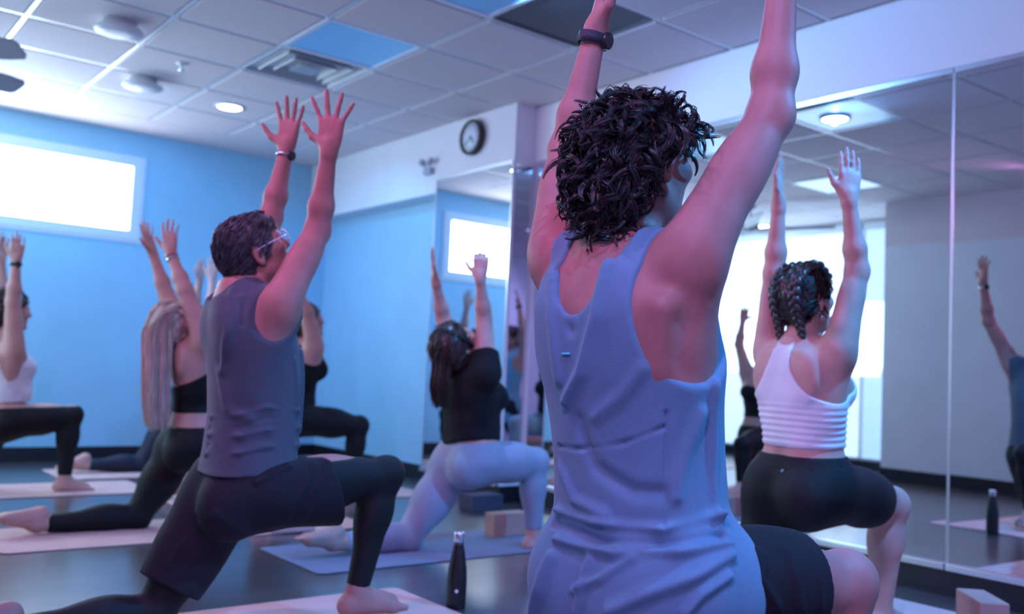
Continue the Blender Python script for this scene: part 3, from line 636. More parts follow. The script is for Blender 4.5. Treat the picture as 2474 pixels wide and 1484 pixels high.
def lunge(y, pel, neck, head, shR, shL, knR, anR=None, knL=None, anL=None, elR=None, wrR=None, elL=None, wrL=None, sw=.17, hw=.088, ua=.27, fa=.235, th=.40, sh=.39, farR=(True, True), farL=(True, True), hipd=.02, lz=.06):
    """low lunge: photo pixels -> joints; right foot in front, left knee on the mat"""
    J = dict(pel=at(*pel, Y=y), neck=at(*neck, Y=y), head=at(*head, Y=y)); J['shR'] = at(*shR, Y=y-sw); J['shL'] = at(*shL, Y=y+sw)
    J['hipR'] = J['pel']+A3((.02, -hw, -hipd)); J['hipL'] = J['pel']+A3((-.01, hw, -hipd))
    J['elR'] = reach(*elR, J['shR'], ua, farR[0]); J['wrR'] = reach(*wrR, J['elR'], fa, farR[1]); J['elL'] = reach(*elL, J['shL'], ua, farL[0]); J['wrL'] = reach(*wrL, J['elL'], fa, farL[1])
    J['knR'] = at(*knR, Y=y-.12) if len(knR) == 2 else A3(knR); k = J['knR']; J['anR'] = A3((k[0]-.01, k[1]+.01, .075)) if anR is None else at(*anR, Y=y-.11)
    J['knL'] = at(*knL, Y=y+.09); J['knL'][2] = lz; J['anL'] = at(*anL, Y=y+.09) if anL is not None else J['knL']+A3((-sh, .01, -.005)); J['anL'][2] = min(max(J['anL'][2], .05), .09)
    return J
def leggings(H, t, top, m, base, P, name='leggings', extra=(), hemR=.93, hemL=.93, h=None, folds=None, front=True):
    J = H.J; eR = nrm(J['anR']-J['knR']); eL = nrm(J['anL']-J['knL']); lR = np.linalg.norm(J['anR']-J['knR']); lL = np.linalg.norm(J['anL']-J['knL']); up = H.Fr[1]
    V, Q = H.solid({'torso', 'glute', 'thigh', 'calf'}, t, extra, h, [half(H.T(top, 0, 0), up), cap(J['knR']+eR*lR*hemR, eR, .12), cap(J['knL']+eL*lL*hemL, eL, .12)], 2)
    if folds: V = crease(V, Q, folds)
    return vmesh(name, V, Q, m, base, P), V, Q
def long_hair(H, path, wid, n, r, m, base, P, name='hair', seed=4, cap_t=.014, tuck=None, spreadz=1.):
    """hair cap plus long strands that fall along a path of points"""
    C, f, u, rr, z = H.hd; p = lambda a, b, c: C+f*a*z+u*b*z+rr*c*z
    hp = [('h', ell(p(-.016, .034, 0), (.098*z+cap_t, .092*z+cap_t, .078*z+cap_t*.8), (f, u, rr)), .02, 'u'), ('h', ell(p(-.06, -.02, 0), (.058, .085, .074), (f, u, rr)), .03, 'u')]
    V, Q = H.solid(set(), 0, hp, .006, [ell(p(.115, -.05, 0), (.10, .11, .2), (f, u, rr))], 2); N = normals(V, Q); V = V+N*(wob(V, 90, 3)*.002)[:, None]; o = vmesh(name, V, Q, m, base, P)
    rs = np.random.RandomState(seed)
    if tuck: vmesh('hair_strands', *locks(V, N, rs.choice(len(V), 240, replace=False), .06, .0014, .001, .3, lambda q_: tuck[0]*u+tuck[1]*f, .0005, 6, 7, .005, 8, .12), m, base, P)['kind'] = 'stuff'
    pa = np.array(path, float); tt = np.linspace(0, 1, len(pa)); fx = A3((1, 0, 0)); PP = []; RR = []; q = np.linspace(0, 1, 12)
    for k in range(n):
        a, b = rs.uniform(-1, 1, 2); e = rs.uniform(.82, 1.03); c = np.stack([np.interp(np.minimum(q*e, 1), tt, pa[:, j]) for j in range(3)], 1); w = (wid*(1-.35*q))[:, None]; q1 = q[:, None]
        c = c+rr*(a*w+.004*np.sin(5*q1+k))+fx*(b*w*.7*np.minimum(1, q1*2.5)+.003*np.cos(4*q1+k*2))
        for s in range(5):
            o2 = rs.normal(size=3)*.006; PP.append(c+o2); RR.append(r*.38*(1-.7*q**4))
    vmesh('long_strands', *strands(np.array(PP), np.array(RR), 3), m, base, P)['kind'] = 'stuff'
    return o
# ---------- greying man in the charcoal sleeveless shirt
def man_charcoal():
    y = 2.92
    J = lunge(y, (585, 1165), (588, 690), (614, 612), (682, 728), (600, 690), (925, 1152), None, (372, 1450), None, (768, 558), (799, 336), (655, 525), (692, 362), sw=.185, ua=.30, fa=.265, th=.44, sh=.43, hw=.092)
    J['anR'] = at(862, 1428, Y=y-.12); J['knR'] = at(928, 1150, Y=y-.12); base = (1.2, y, 0)
    H = Human(J, g=1.0, arm=.93, leg=1.0, h=.0057); H.torso([(-.20, .10, .09, 0), (-.06, .165, .118, -.004), (.10, .158, .112, .008), (.30, .143, .104, .026), (.48, .150, .112, .034), (.66, .170, .124, .030), (.82, .168, .116, .012), (.93, .120, .088, -.004), (1.02, .062, .062, -.004)]); P = person(base, 'greying man in a charcoal sleeveless shirt and black shorts over leggings, hands spread overhead')
    H.head((.84, -.12, .52), (-.5, 0, .85), 1., .058)
    for s in 'RL': H.limb_arm(s, 1.); H.leg(s)
    H.hand('R', (.0, -.05, 1), (.75, .65, -.05), (.02, .02, .04, .04), .33, (.95, .15), 1.06); H.hand('L', (.05, -.02, 1), (-.85, -.5, .2), (.05, .04, .06, .10), .24, (.95, .1), 1.06)
    H.foot('R', (1, -.02, 0), (0, 0, -1)); H.foot('L', (-1, 0, -.10), (-.1, 0, 1))
    V, Q = H.solid(); vmesh('body', V, Q, M['skin_mid'], base, P)
    T = H.T; P0, up, fd, rt, L = H.Fr
    loose = loft(H.Fr, [(-.02, .188, .150, .014), (.06, .186, .150, .016), (.16, .178, .143, .024), (.35, .168, .140, .036), (.55, .176, .144, .040), (.70, .184, .140, .030), (.82, .176, .124, .012), (.93, .135, .098, -.006)])
    cuts = [ell(T(1.07, -.0, 0), (.078, .28, .105), (rt, fd, up)), ell(T(1.03, .12, 0), (.085, .16, .16), (rt, fd, up)), half(T(.06, 0, 0), -up)]+[ell(T(.92, .02, q*.312), (.152, .30, .205), (rt, fd, up)) for q in (1, -1)]
    V, Q = H.solid({'torso', 'girdle', 'scap', 'pec', 'lat'}, .007, [('x', loose, .02, 'u')]+[('x', grow(p, .016), k, o) for t, p, k, o in H.pr if t == 'glute'], .0055, cuts, 2)
    fl = [([(560, 700), (545, 800), (535, 900)], .016, .010), ([(590, 715), (580, 780)], .012, -.006), ([(735, 850), (745, 950), (750, 1040)], .014, .010), ([(715, 870), (722, 980), (722, 1080)], .012, .007), ([(525, 900), (545, 990), (600, 1015)], .02, .007)]
    fl += [([(495+i*3, 1098-22*i), (570, 1090-22*i+6), (650, 1085-24*i), (720, 1075-20*i)], .010, (.009, -.004, .009, -.004, .007)[i]) for i in range(5)]
    V = crease(V, Q, fl); vmesh('sleeveless_shirt', V, Q, M['char'], base, P)
    leggings(H, .004, .10, M['black_knit'], base, P, hemR=.97)
    dK = nrm(J['knR']-J['hipR']); LT = np.linalg.norm(J['knR']-J['hipR']); dl = nrm(J['knL']-J['hipL']); LL = np.linalg.norm(J['knL']-J['hipL'])
    ex = [('x', cone(J['hipR']+dK*.05, J['hipR']+dK*LT*.60-A3((0, 0, .025)), .115, .118), .05, 'u'), ('x', cone(J['hipL'], J['hipL']+dl*LL*.85, .118, .098), .05, 'u')]
    V, Q = H.solid({'torso', 'glute', 'thigh'}, .010, ex, .006, [half(T(.12, 0, 0), up), cap(J['hipR']+dK*LT*.52, nrm(dK+A3((0, 0, .25))), .22), cap(J['hipL']+dl*LL*.80, dl, .2)], 2)
    V = crease(V, Q, [([(470, 1240), (430, 1320), (400, 1370)], .012, .006), ([(760, 1120), (740, 1180), (700, 1240)], .014, .008), ([(800, 1110), (770, 1180), (740, 1250)], .012, .007), ([(620, 1160), (700, 1120)], .014, .007), ([(520, 1250), (600, 1290), (680, 1270)], .02, .006)])
    vmesh('shorts', V, Q, M['navy_short'], base, P)
    ax = nrm(J['wrL']-J['elL']); watch(J['wrL']-ax*.025, ax, (.4, -.9, 0), .030, P, base, M['silver'], True, .011)
    C, f, u, r, z = H.hd; p = lambda a, b, c: C+f*a*z+u*b*z+r*c*z
    hp = [('h', ell(p(-.016, .032, 0), (.100, .094, .080), (f, u, r)), .02, 'u'), ('h', ell(p(-.062, -.028, 0), (.045, .070, .062), (f, u, r)), .03, 'u'), ('h', ell(p(.052, .080, 0), (.045, .032, .055), (f, u, r)), .03, 'u')]
    cut = [ell(p(.118, -.045, 0), (.095, .10, .2), (f, u, r))]+[ell(p(-.004, -.045, q*.095), (.035, .055, .04), (f, u, r)) for q in (1, -1)]
    V, Q = H.solid(set(), 0, hp, .005, cut, 2); N = normals(V, Q); V = V+N*(wob(V, 120, 4)*.003)[:, None]; vmesh('hair', V, Q, M['hair_grey'], base, P)
    rs = np.random.RandomState(9); idx = rs.choice(len(V), 700, replace=False)
    vmesh('hair_strands', *locks(V, N, idx, .040, .0013, .0012, .3, lambda q: -u*.5-f*.7, .001, 6, 6, .005, 6, .15), M['hair_grey'], base, P)['kind'] = 'stuff'
    M['glass_rim'] = mat('clear_spectacle_frame', (.75, .82, .88), .15); gl = MB()
    for q in (-1, 1):
        ring = [p(.112, .012+.020*math.sin(a), q*.033+.024*math.cos(a)) for a in np.linspace(0, 6.283, 17)[:-1]]; gl.tube(ring, .0022, 6, close=True); gl.tube([p(.108, .016, q*.058), p(.05, .018, q*.080), p(-.01, .015, q*.083)], .002, 6)
    gl.tube([p(.113, .016, -.010), p(.117, .018, 0), p(.113, .016, .010)], .002, 6); part('spectacles', gl, M['glass_rim'], base, P)
man_charcoal()
# ---------- woman with two braids, white racerback top
def braid(path, nrmls, r, w, turns, rope):
    mb = MB(); n = len(path)*6; pa = np.array(path); na = np.array(nrmls); tt = np.linspace(0, 1, len(pa)); q = np.linspace(0, 1, n)
    C = np.stack([np.interp(q, tt, pa[:, k]) for k in range(3)], 1); Nn = np.stack([np.interp(q, tt, na[:, k]) for k in range(3)], 1)
    for s in range(3):
        P = []; R = []
        for i in range(n):
            t = nrm(C[min(i+1, n-1)]-C[max(i-1, 0)]); nn = nrm(Nn[i]-t*(Nn[i]@t)); b = np.cross(t, nn); a = 6.2832*(turns*q[i]+s/3.); tp = 1-.45*max(0, q[i]-.6)/.4
            P.append(C[i]+b*w*math.sin(a)*tp+nn*w*.45*math.sin(2*a)*tp); R.append(r*tp*(1 if i < n-2 else .5))
        mb.tube(P, R, 7)
    return mb
def woman_braids():
    y = 1.95
    J = lunge(y, (1938, 1165), (1938, 828), (1946, 726), (2030, 838), (1858, 838), (2150, 1222), None, (1905, 1400), None, (2072, 655), (2050, 478), (1872, 655), (1882, 478), sw=.165, ua=.272, fa=.245, hw=.095)
    J['knL'] = J['hipL']+A3((-.12, .0, -(J['hipL'][2]-.06))); J['anL'] = J['knL']+A3((-.39, .02, -.0)); J['anR'] = J['knR']+A3((-.015, .02, 0)); J['anR'][2] = .075; base = (2.85, y, 0)
    H = Human(J, True, g=1.03, arm=.82, leg=1.08, h=.0056)
    H.torso([(-.24, .11, .09, 0), (-.08, .172, .128, -.006), (.08, .160, .118, 0), (.24, .138, .105, .006), (.44, .142, .108, .006), (.64, .150, .114, .002), (.82, .142, .100, -.006), (.93, .105, .076, -.012), (1.02, .050, .050, -.008)])
    P = person(base, 'woman with two dark braids in a white racerback top and black shorts by the mirror')
    H.head((.98, -.12, .08), (0, 0, 1), .97, .050)
    for s in 'RL': H.limb_arm(s, .95); H.leg(s)
    H.hand('R', (.03, -.01, 1), (.50, .86, 0), (.10, .08, .08, .10), .015, (.62, .05), .95); H.hand('L', (.0, .05, 1), (.35, -.93, 0), (.12, .1, .1, .12), .015, (.55, .05), .95)
    H.foot('R', (1, 0, 0), (0, 0, -1), .92); H.foot('L', (-1, 0, -.12), (-.1, 0, 1), .92)
    V, Q = H.solid(); vmesh('body', V, Q, M['skin_fair'], base, P)
    T = H.T; P0, up, fd, rt, L = H.Fr
    cuts = [half(T(.26, 0, 0), -up), ell(T(1.10, -.0, 0), (.060, .3, .06), (rt, fd, up)), ell(T(1.06, .14, 0), (.075, .14, .16), (rt, fd, up))]+[ell(T(.95, -.03, q*.255), (.218, .34, .195), (rt, fd, up)) for q in (1, -1)]
    V, Q = H.solid({'torso', 'girdle', 'scap', 'pec', 'lat', 'bust'}, .006, (), .0045, cuts, 2); N = normals(V, Q); uu = ((V-P0)@up)/L; rib = np.sin(uu*L*2*math.pi/.022+1.2*np.sin((V@rt)*11))*np.clip((.60-uu)/.12, 0, 1)*np.clip((uu-.26)/.03, 0, 1)
    V = V+N*(rib*.0022)[:, None]; vmesh('crop_top', V, Q, M['white_knit'], base, P)
    dK = nrm(J['knR']-J['hipR']); LT = np.linalg.norm(J['knR']-J['hipR']); dl = nrm(J['knL']-J['hipL'])
    V, Q = H.solid({'torso', 'glute', 'thigh'}, .005, (), .005, [half(T(.205, 0, 0), up), cap(J['hipR']+dK*LT*.74, dK, .17), cap(J['hipL']+dl*.28, dl, .17)], 2)
    V = crease(V, Q, [([(1850, 1128), (1900, 1133), (1960, 1133), (2040, 1128)], .004, -.003)]); vmesh('bike_shorts', V, Q, M['black_knit'], base, P)
    N = normals(V, Q); c = pick(V, N, 1888, 1135); n = N[np.argmin(np.linalg.norm(V-c, axis=1))]; mb = MB(); mb.tube([c+n*.000, c+n*.002], .0062, 14, False); o = part('printed_emblem', mb, M['silver'], base, P); o['label'] = 'small round silver emblem on the waistband'
    # scalp with parted, plaited hair
    C, f, u, r, z = H.hd; p = lambda a, b, c: C+f*a*z+u*b*z+r*c*z
    hp = [('h', ell(p(-.014, .034, 0), (.104, .096, .083), (f, u, r)), .02, 'u'), ('h', ell(p(-.06, -.015, 0), (.055, .070, .070), (f, u, r)), .03, 'u')]
    cut = [ell(p(.112, -.045, 0), (.10, .105, .2), (f, u, r)), ell(p(-.005, -.040, .095), (.032, .050, .038), (f, u, r)), ell(p(-.005, -.040, -.095), (.032, .050, .038), (f, u, r))]
    V, Q = H.solid(set(), 0, hp, .0045, cut, 2); N = normals(V, Q); part_d = np.abs((V-C)@r); V = V+N*(wob(V, 90, 4)*.0025-.005*np.exp(-(part_d/.004)**2))[:, None]; vmesh('hair', V, Q, M['hair_dark'], base, P)
    rs = np.random.RandomState(2); idx = rs.choice(len(V), 420, replace=False)
    vmesh('hair_strands', *locks(V, N, idx, .05, .0014, .001, .3, lambda q: -u*.35-f*.5+r*(1 if (q-C)@r > 0 else -1)*.6, .0005, 6, 6, .005, 8, .12), M['hair_dark'], base, P)['kind'] = 'stuff'
    for q in (1, -1):
        pts = [(.075, .085, .035), (.02, .128, .045), (-.05, .118, .052), (-.103, .065, .050), (-.112, .0, .048), (-.100, -.055, .047), (-.085, -.105, .050), (-.080, -.150, .054)]
        pth = [p(a, b, q*c) for a, b, c in pts]; nn = [nrm(x-C) for x in pth[:-2]]+[-f, -f]
        part('braid', braid(pth, nn, .0135, .0125, 4.6, 3), M['hair_dark'], base, P)
        e = part('earring', MB().lathe([(.001, -.012), (.008, -.008), (.010, 0), (.007, .007), (.001, .010)], 14, p(-.012, -.062, q*.082)), M['silver'], base, P)
woman_braids()
# ---------- woman in the black tee and grey leggings
def woman_tee():
    y = 3.72
    J = lunge(y, (1135, 1105), (1140, 888), (1105, 838), (1172, 890), (1092, 880), (1292, 1118), None, (985, 1300), (805, 1312), (1170, 770), (1160, 672), (1072, 770), (1053, 682), sw=.16, ua=.25, fa=.215, hw=.09, farR=(True, False), farL=(True, False))
    J['anR'] = at(1288, 1296, Y=y-.12); base = (2.65, y, 0)
    H = Human(J, True, g=1.02, arm=.78, leg=1.06, h=.007); H.torso(); P = person(base, 'woman in a black tee and grey leggings on the dark mat, seen from behind')
    H.head((.62, .0, .78), (-.78, 0, .62), .97, .048)
    for s in 'RL': H.limb_arm(s, .9); H.leg(s)
    H.hand('R', (0, 0, 1), (.7, .7, 0), (.75, .8, .8, .15), .10, (.8, .3), .92); H.hand('L', (-.15, .1, 1), (.7, -.6, 0), (.05, .05, .08, .1), .26, (.9, .1), .92)
    H.foot('R', (1, 0, 0), (0, 0, -1), .9); H.foot('L', (-1, -.05, -.22), (-.2, 0, 1), .92)
    V, Q = H.solid(); vmesh('body', V, Q, M['skin_fair'], base, P)
    T = H.T; P0, up, fd, rt, L = H.Fr
    loose = loft(H.Fr, [(.06, .150, .125, .008), (.16, .150, .128, .006), (.35, .150, .13, .004), (.60, .160, .132, 0), (.80, .160, .115, -.008), (.93, .12, .09, -.012)]); ex = [('x', loose, .02, 'u')]
    for s in 'RL': d = nrm(J['el'+s]-J['sh'+s]); ex.append(('x', cone(J['sh'+s]-d*.03, J['sh'+s]+d*.11, .074, .066), .03, 'u'))
    cuts = [ell(T(1.06, .02, 0), (.075, .2, .08), (rt, fd, up)), half(T(.16, 0, 0)+fd*-.1, -nrm(up+fd*.0-rt*.20))]+[cap(J['sh'+s]+nrm(J['el'+s]-J['sh'+s])*.085, nrm(J['el'+s]-J['sh'+s]), .12) for s in 'RL']
    V, Q = H.solid({'torso', 'girdle', 'scap', 'pec', 'lat', 'bust', 'delt'}, .008, ex, .007, cuts, 2); V = V+normals(V, Q)*(wob(V, 40, 8)*.004)[:, None]; vmesh('tee_shirt', V, Q, M['black_tee'], base, P)
    leggings(H, .004, .19, M['grey_legging'], base, P, h=.0065, hemR=.90, hemL=.86)
    C, f, u, r, z = H.hd; path = [C+u*.08+f*.02, C+u*.085-f*.03, C-f*.07+u*.06, C+A3((-.085, 0, -.10)), C+A3((-.10, 0, -.20)), C+A3((-.085, 0, -.29))]
    long_hair(H, path, .048, 190, .0070, M['hair_brown'], base, P, tuck=(-.2, -1))
    hb = MB(); hb.tube([C+f*.02+u*(.128*math.cos(a))*1+r*(.094*math.sin(a))-f*.03*abs(math.cos(a)) for a in np.linspace(-1.7, 1.7, 22)], .012, 8); part('headband', hb, M['black_knit'], base, P)
    cl = C-f*.118+u*.045-r*.035; part('hair_clip', MB().box(tuple(cl-A3((.009, .012, .009))), tuple(cl+A3((.009, .012, .009))), .004), M['white_plastic'], base, P)
woman_tee()
# ---------- blonde woman in a black sports bra
def woman_blonde():
    y = 4.74
    J = lunge(y, (462, 1062), (468, 815), (432, 780), (492, 815), (452, 808), (650, 1095), None, (330, 1262), (85, 1285), (447, 700), (412, 612), (402, 712), (370, 614), sw=.16, ua=.26, fa=.225, hw=.09, farR=(True, True), farL=(True, True))
    base = (1.7, y, 0); H = Human(J, True, g=1.02, arm=.84, leg=1.02, h=.0065); H.torso(); P = person(base, 'woman with long blonde hair hanging down in a black sports bra and leggings')
    H.head((.50, 0, .86), (-.86, 0, .5), .97, .048)
    for s in 'RL': H.limb_arm(s, .9); H.leg(s)
    H.hand('R', (-.12, 0, 1), (.7, .7, 0), (.2, .15, .15, .2), .12, (.8, .2), .95); H.hand('L', (-.35, .1, 1), (.6, -.7, 0), (.1, .1, .1, .15), .16, (.9, .1), .95)
    H.foot('R', (1, 0, 0), (0, 0, -1), .92); H.foot('L', (-1, 0, -.15), (-.12, 0, 1), .95)
    V, Q = H.solid(); vmesh('body', V, Q, M['skin_fair'], base, P); T = H.T; P0, up, fd, rt, L = H.Fr
    V, Q = H.solid({'torso', 'scap', 'lat', 'bust', 'pec'}, .006, (), .0065, [half(T(.27, 0, 0), -up), half(T(.52, -.1, 0), nrm(up*1.-fd*.55))], 2); vmesh('sports_bra', V, Q, M['black_knit'], base, P)
    leggings(H, .004, .14, M['black_knit'], base, P, h=.0065, hemL=.90)
    C, f, u, r, z = H.hd; path = [C+u*.08+f*.045, C+u*.10-f*.015, C+A3((-.105, 0, -.05)), C+A3((-.095, 0, -.18)), C+A3((-.088, 0, -.35)), C+A3((-.08, 0, -.45)), C+A3((-.07, 0, -.53))]
    long_hair(H, path, .085, 300, .0080, M['hair_blonde'], base, P, tuck=(.3, -1))
    hb = MB(); hb.tube([C+f*.035+u*(.112*math.cos(a))+r*(.092*math.sin(a)) for a in np.linspace(-1.7, 1.7, 22)], .008, 8); part('headband', hb, M['white_knit'], base, P)
    ax = nrm(J['wrR']-J['elR']); part('bracelet', band(MB(), J['wrR']-ax*.02, ax, .030, .027, .014, .004), mat('rose_bracelet', (.5, .2, .2), .4), base, P); part('bracelet', band(MB(), J['wrR']-ax*.040, ax, .031, .028, .008, .003), M['silver'], base, P)
woman_blonde()
# ---------- person at the left edge: white crop top, black leggings
def woman_edge():
    y = 6.36
    J = lunge(y, (8, 1012), (14, 826), (28, 752), (34, 838), (-2, 826), (172, 1006), None, (-95, 1165), None, (32, 722), (40, 618), (6, 722), (2, 628), sw=.155, ua=.27, fa=.24, hw=.09)
    base = (1.15, y, 0); H = Human(J, True, g=1.02, arm=.9, leg=1.02, h=.008); H.torso(); P = person(base, 'person in a white crop top and black leggings at the left edge of the photo')
    H.head((1, -.05, -.02), (0, 0, 1), .95, .048)
    for s in 'RL': H.limb_arm(s, .9); H.leg(s)
    H.hand('R', (.0, 0, 1), (.2, .97, 0), (.12,)*4, .02, (.5, .1), .95); H.hand('L', (.0, 0, 1), (.2, -.97, 0), (.12,)*4, .02, (.5, .1), .95)
    H.foot('R', (1, -.05, 0), (0, 0, -1), .95); H.foot('L', (-1, 0, -.12), (-.1, 0, 1), .95)
    V, Q = H.solid(); vmesh('body', V, Q, M['skin_fair'], base, P); T = H.T; P0, up, fd, rt, L = H.Fr
    loose = loft(H.Fr, [(.18, .150, .135, .01), (.35, .152, .14, .012), (.60, .155, .142, .01), (.78, .15, .12, .0), (.92, .12, .09, -.01)])
    V, Q = H.solid({'torso', 'scap', 'pec', 'bust'}, .008, [('x', loose, .02, 'u')], .007, [half(T(.22, 0, 0), -up), ell(T(1.04, .0, 0), (.075, .3, .08), (rt, fd, up))]+[ell(T(.88, .0, q*.235), (.115, .3, .10), (rt, fd, up)) for q in (1, -1)], 2); V = V+normals(V, Q)*(wob(V, 45, 2)*.004)[:, None]; vmesh('crop_top', V, Q, M['white_knit'], base, P)
    V, Q = H.solid({'torso', 'scap', 'pec', 'bust'}, .004, (), .007, [half(T(.50, 0, 0), -up), half(T(.74, 0, 0), up)], 2); vmesh('sports_bra', V, Q, M['black_knit'], base, P)
    leggings(H, .004, .16, M['black_knit'], base, P, h=.007)
    C, f, u, r, z = H.hd; path = [C-f*.06+u*.06, C-f*.11+u*.0, C-f*.12-u*.06, C+A3((-.125, 0, -.16)), C+A3((-.12, 0, -.26))]; long_hair(H, path, .03, 60, .007, M['hair_brown'], base, P, tuck=(-.4, -1))
    hb = MB(); hb.tube([C+f*.03+u*(.112*math.cos(a)+.03)+r*(.093*math.sin(a)) for a in np.linspace(-1.6, 1.6, 20)], .009, 8); part('headband', hb, M['white_knit'], base, P)
    ax = nrm(J['wrR']-J['elR']); watch(J['wrR']-ax*.018, ax, (.2, -1, 0), .029, P, base, M['dark_plastic'], True, .022)
woman_edge()
# ---------- two people half hidden behind the front row
def hidden(y, x0, label, g, m_top, m_leg, hair, lean=0., knee=.42, rear=-.22, al=0.):
    s3 = lambda a, b, c: A3((x0+a, y+b, c)); J = dict(pel=s3(0, 0, .52), neck=s3(.03+lean, 0, .98), head=s3(.06+lean*1.4, 0, 1.13), shR=s3(.04+lean, -.16, .975), shL=s3(.04+lean, .16, .975), elR=s3(.08+lean+al*.5, -.18, 1.235-abs(al)*.2), elL=s3(.08+lean+al*.5, .18, 1.235-abs(al)*.2), wrR=s3(.09+lean+al, -.13, 1.455-abs(al)*.4), wrL=s3(.09+lean+al, .13, 1.455-abs(al)*.4),
        hipR=s3(.02, -.09, .49), hipL=s3(0, .09, .49), knR=s3(knee, -.11, .455), anR=s3(knee-.02, -.10, .075), knL=s3(rear, .08, .06), anL=s3(rear-.39, .08, .06)); base = (x0, y, 0)
    H = Human(J, True, g=g, arm=.86, leg=1.02, h=.0085); H.torso(); P = person(base, label); H.head((.95, 0, .2), (-.2, 0, 1), .97, .048)
    for s in 'RL': H.limb_arm(s, .9); H.leg(s)
    H.hand('R', (0, 0, 1), (.4, .9, 0), (.12,)*4, .06, (.6, .1), .95); H.hand('L', (0, 0, 1), (.4, -.9, 0), (.12,)*4, .06, (.6, .1), .95); H.foot('R', (1, 0, 0), (0, 0, -1), .92); H.foot('L', (-1, 0, -.5), (-.5, 0, 1), .95)
    V, Q = H.solid(); vmesh('body', V, Q, M['skin_fair'], base, P); T = H.T; P0, up, fd, rt, L = H.Fr
    V, Q = H.solid({'torso', 'scap', 'pec', 'bust', 'lat'}, .008, (), .0075, [half(T(.10, 0, 0), -up), ell(T(1.04, .0, 0), (.075, .3, .08), (rt, fd, up))]+[ell(T(.88, .0, q*.235), (.115, .3, .09), (rt, fd, up)) for q in (1, -1)], 2); vmesh('tank_top', V, Q, m_top, base, P)
    leggings(H, .004, .16, m_leg, base, P, h=.0085); C, f, u, r, z = H.hd
    long_hair(H, [C-f*.06+u*.06, C-f*.12, C-f*.125-u*.08, C+A3((-.15, 0, -.22))], .028, 40, .007, hair, base, P)
hidden(5.66, 2.70, 'person in a black top half hidden behind the man in charcoal', 1.05, M['black_tee'], M['black_knit'], M['hair_brown'], al=-.24)
hidden(7.05, 2.48, 'person in navy leggings farthest back, hidden behind the blonde woman', 1.02, M['black_tee'], M['navy_knit'], M['hair_dark'], rear=-.27)
# ------------------------------------------------------------------ mats, blocks, bottle
M['mat_pink'] = mat('rose_mat', (.66, .41, .38), .75, bump=.3, bscale=300, noise=.08, nscale=6); M['mat_grey'] = mat('slate_mat', (.20, .23, .32), .7, bump=.3, bscale=300, noise=.08, nscale=6)
M['mat_under'] = mat('mat_underside', (.05, .04, .045), .8); M['cork'] = mat('rose_foam_block', (.50, .27, .22), .8, bump=.2, bscale=200, noise=.08, nscale=10); M['dark_block'] = mat('dark_foam_block', (.05, .05, .08), .8)
def yoga_mat(x0, x1, y0, y1, m, label, lift=None):
    r = empty('yoga_mat', ((x0+x1)/2, (y0+y1)/2, 0), 0, label, 'yoga mat', 'yoga mats on the wooden floor'); hx, hy = (x1-x0)/2, (y1-y0)/2; rc = .035
    for nm, z0, z1, mm, sh in (('underside', .0005, .0028, M['mat_under'], 0), ('surface', .0028, .0055, m, 0)):
        V = []; n = 6
        for cx, cy, a0 in ((hx-rc, hy-rc, 0), (-hx+rc, hy-rc, 90), (-hx+rc, -hy+rc, 180), (hx-rc, -hy+rc, 270)):
            for k in range(n+1): a = math.radians(a0+90*k/n); V.append((cx+rc*math.cos(a), cy+rc*math.sin(a)))
        N = len(V); W3 = [(x, y, z0) for x, y in V]+[(x, y, z1) for x, y in V]
        MB().add(W3, [tuple(range(N))[::-1], tuple(range(N, 2*N))]+[(k, (k+1) % N, N+(k+1) % N, N+k) for k in range(N)]).build(nm, mm, r)
    return r
yoga_mat(.15, 1.99, 2.56, 3.18, M['mat_pink'], 'rose yoga mat under the man in charcoal, front edge at the bottom of the photo')
yoga_mat(1.83, 3.62, 3.51, 4.12, M['mat_grey'], 'dark slate yoga mat under the woman in grey leggings')
yoga_mat(.83, 2.62, 4.42, 5.03, M['mat_pink'], 'rose yoga mat under the long-haired blonde woman')
yoga_mat(.20, 1.98, 6.04, 6.65, M['mat_pink'], 'rose yoga mat under the person at the left edge')
yoga_mat(1.60, 3.42, 6.78, 7.40, M['mat_pink'], 'rose yoga mat nearest the back wall')
yoga_mat(1.90, 3.62, 5.34, 5.95, M['mat_pink'], 'rose yoga mat under the half hidden person in black')
yoga_mat(.42, 2.22, .94, 1.55, M['mat_grey'], 'slate yoga mat under the nearest man, below the frame')
yoga_mat(1.95, 3.74, 1.66, 2.27, M['mat_pink'], 'rose yoga mat under the woman with braids')
def block(x, y, z, rz, dims, m, label):
    a, b, c = (d/2 for d in dims); o = MB().box((-a, -b, 0), (a, b, 2*c), .006).build('yoga_block', m, None, (x, y, z), (0, 0, rz)); return tag(o, label, 'yoga block', 'foam yoga blocks')
block(3.455, 1.60, 0, math.radians(46), (.225, .10, .15), M['cork'], 'rose foam yoga block at the lower right corner by the mirror')
block(3.13, 3.925, .0055, math.radians(-2), (.23, .09, .12), M['cork'], 'rose foam yoga block on the dark mat beside the front foot')
block(2.15, 4.46, .0055, math.radians(-5), (.23, .10, .03), M['mat_pink'], 'flat thin rose foam block beyond the outstretched bare foot')
block(3.55, 4.72, 0, 0, (.23, .15, .10), M['dark_block'], 'dark foam yoga block on the floor behind the grey leggings')
b = at(1101, 1468, Z=0); r = empty('water_bottle', tuple(b), 0, 'tall black steel water bottle standing on the floor beside the grey mat', 'bottle')
M['bottle'] = mat('black_powder_coat', (.010, .010, .012), .35); MB().lathe([(.030, 0), (.036, .004), (.0365, .02), (.0365, .10), (.034, .14), (.024, .20), (.0185, .225), (.018, .236)], 28).build('body', M['bottle'], r)
MB().lathe([(.0175, .236), (.0195, .238), (.0195, .268), (.017, .272)], 24).build('cap', M['alu'], r)
d = nrm((-b[0], -b[1], 0)); MB().tube([d*.0362+A3((0, 0, .066)), d*.0378+A3((0, 0, .066))], .0062, 14, False).build('printed_emblem', M['white_plastic'], r)
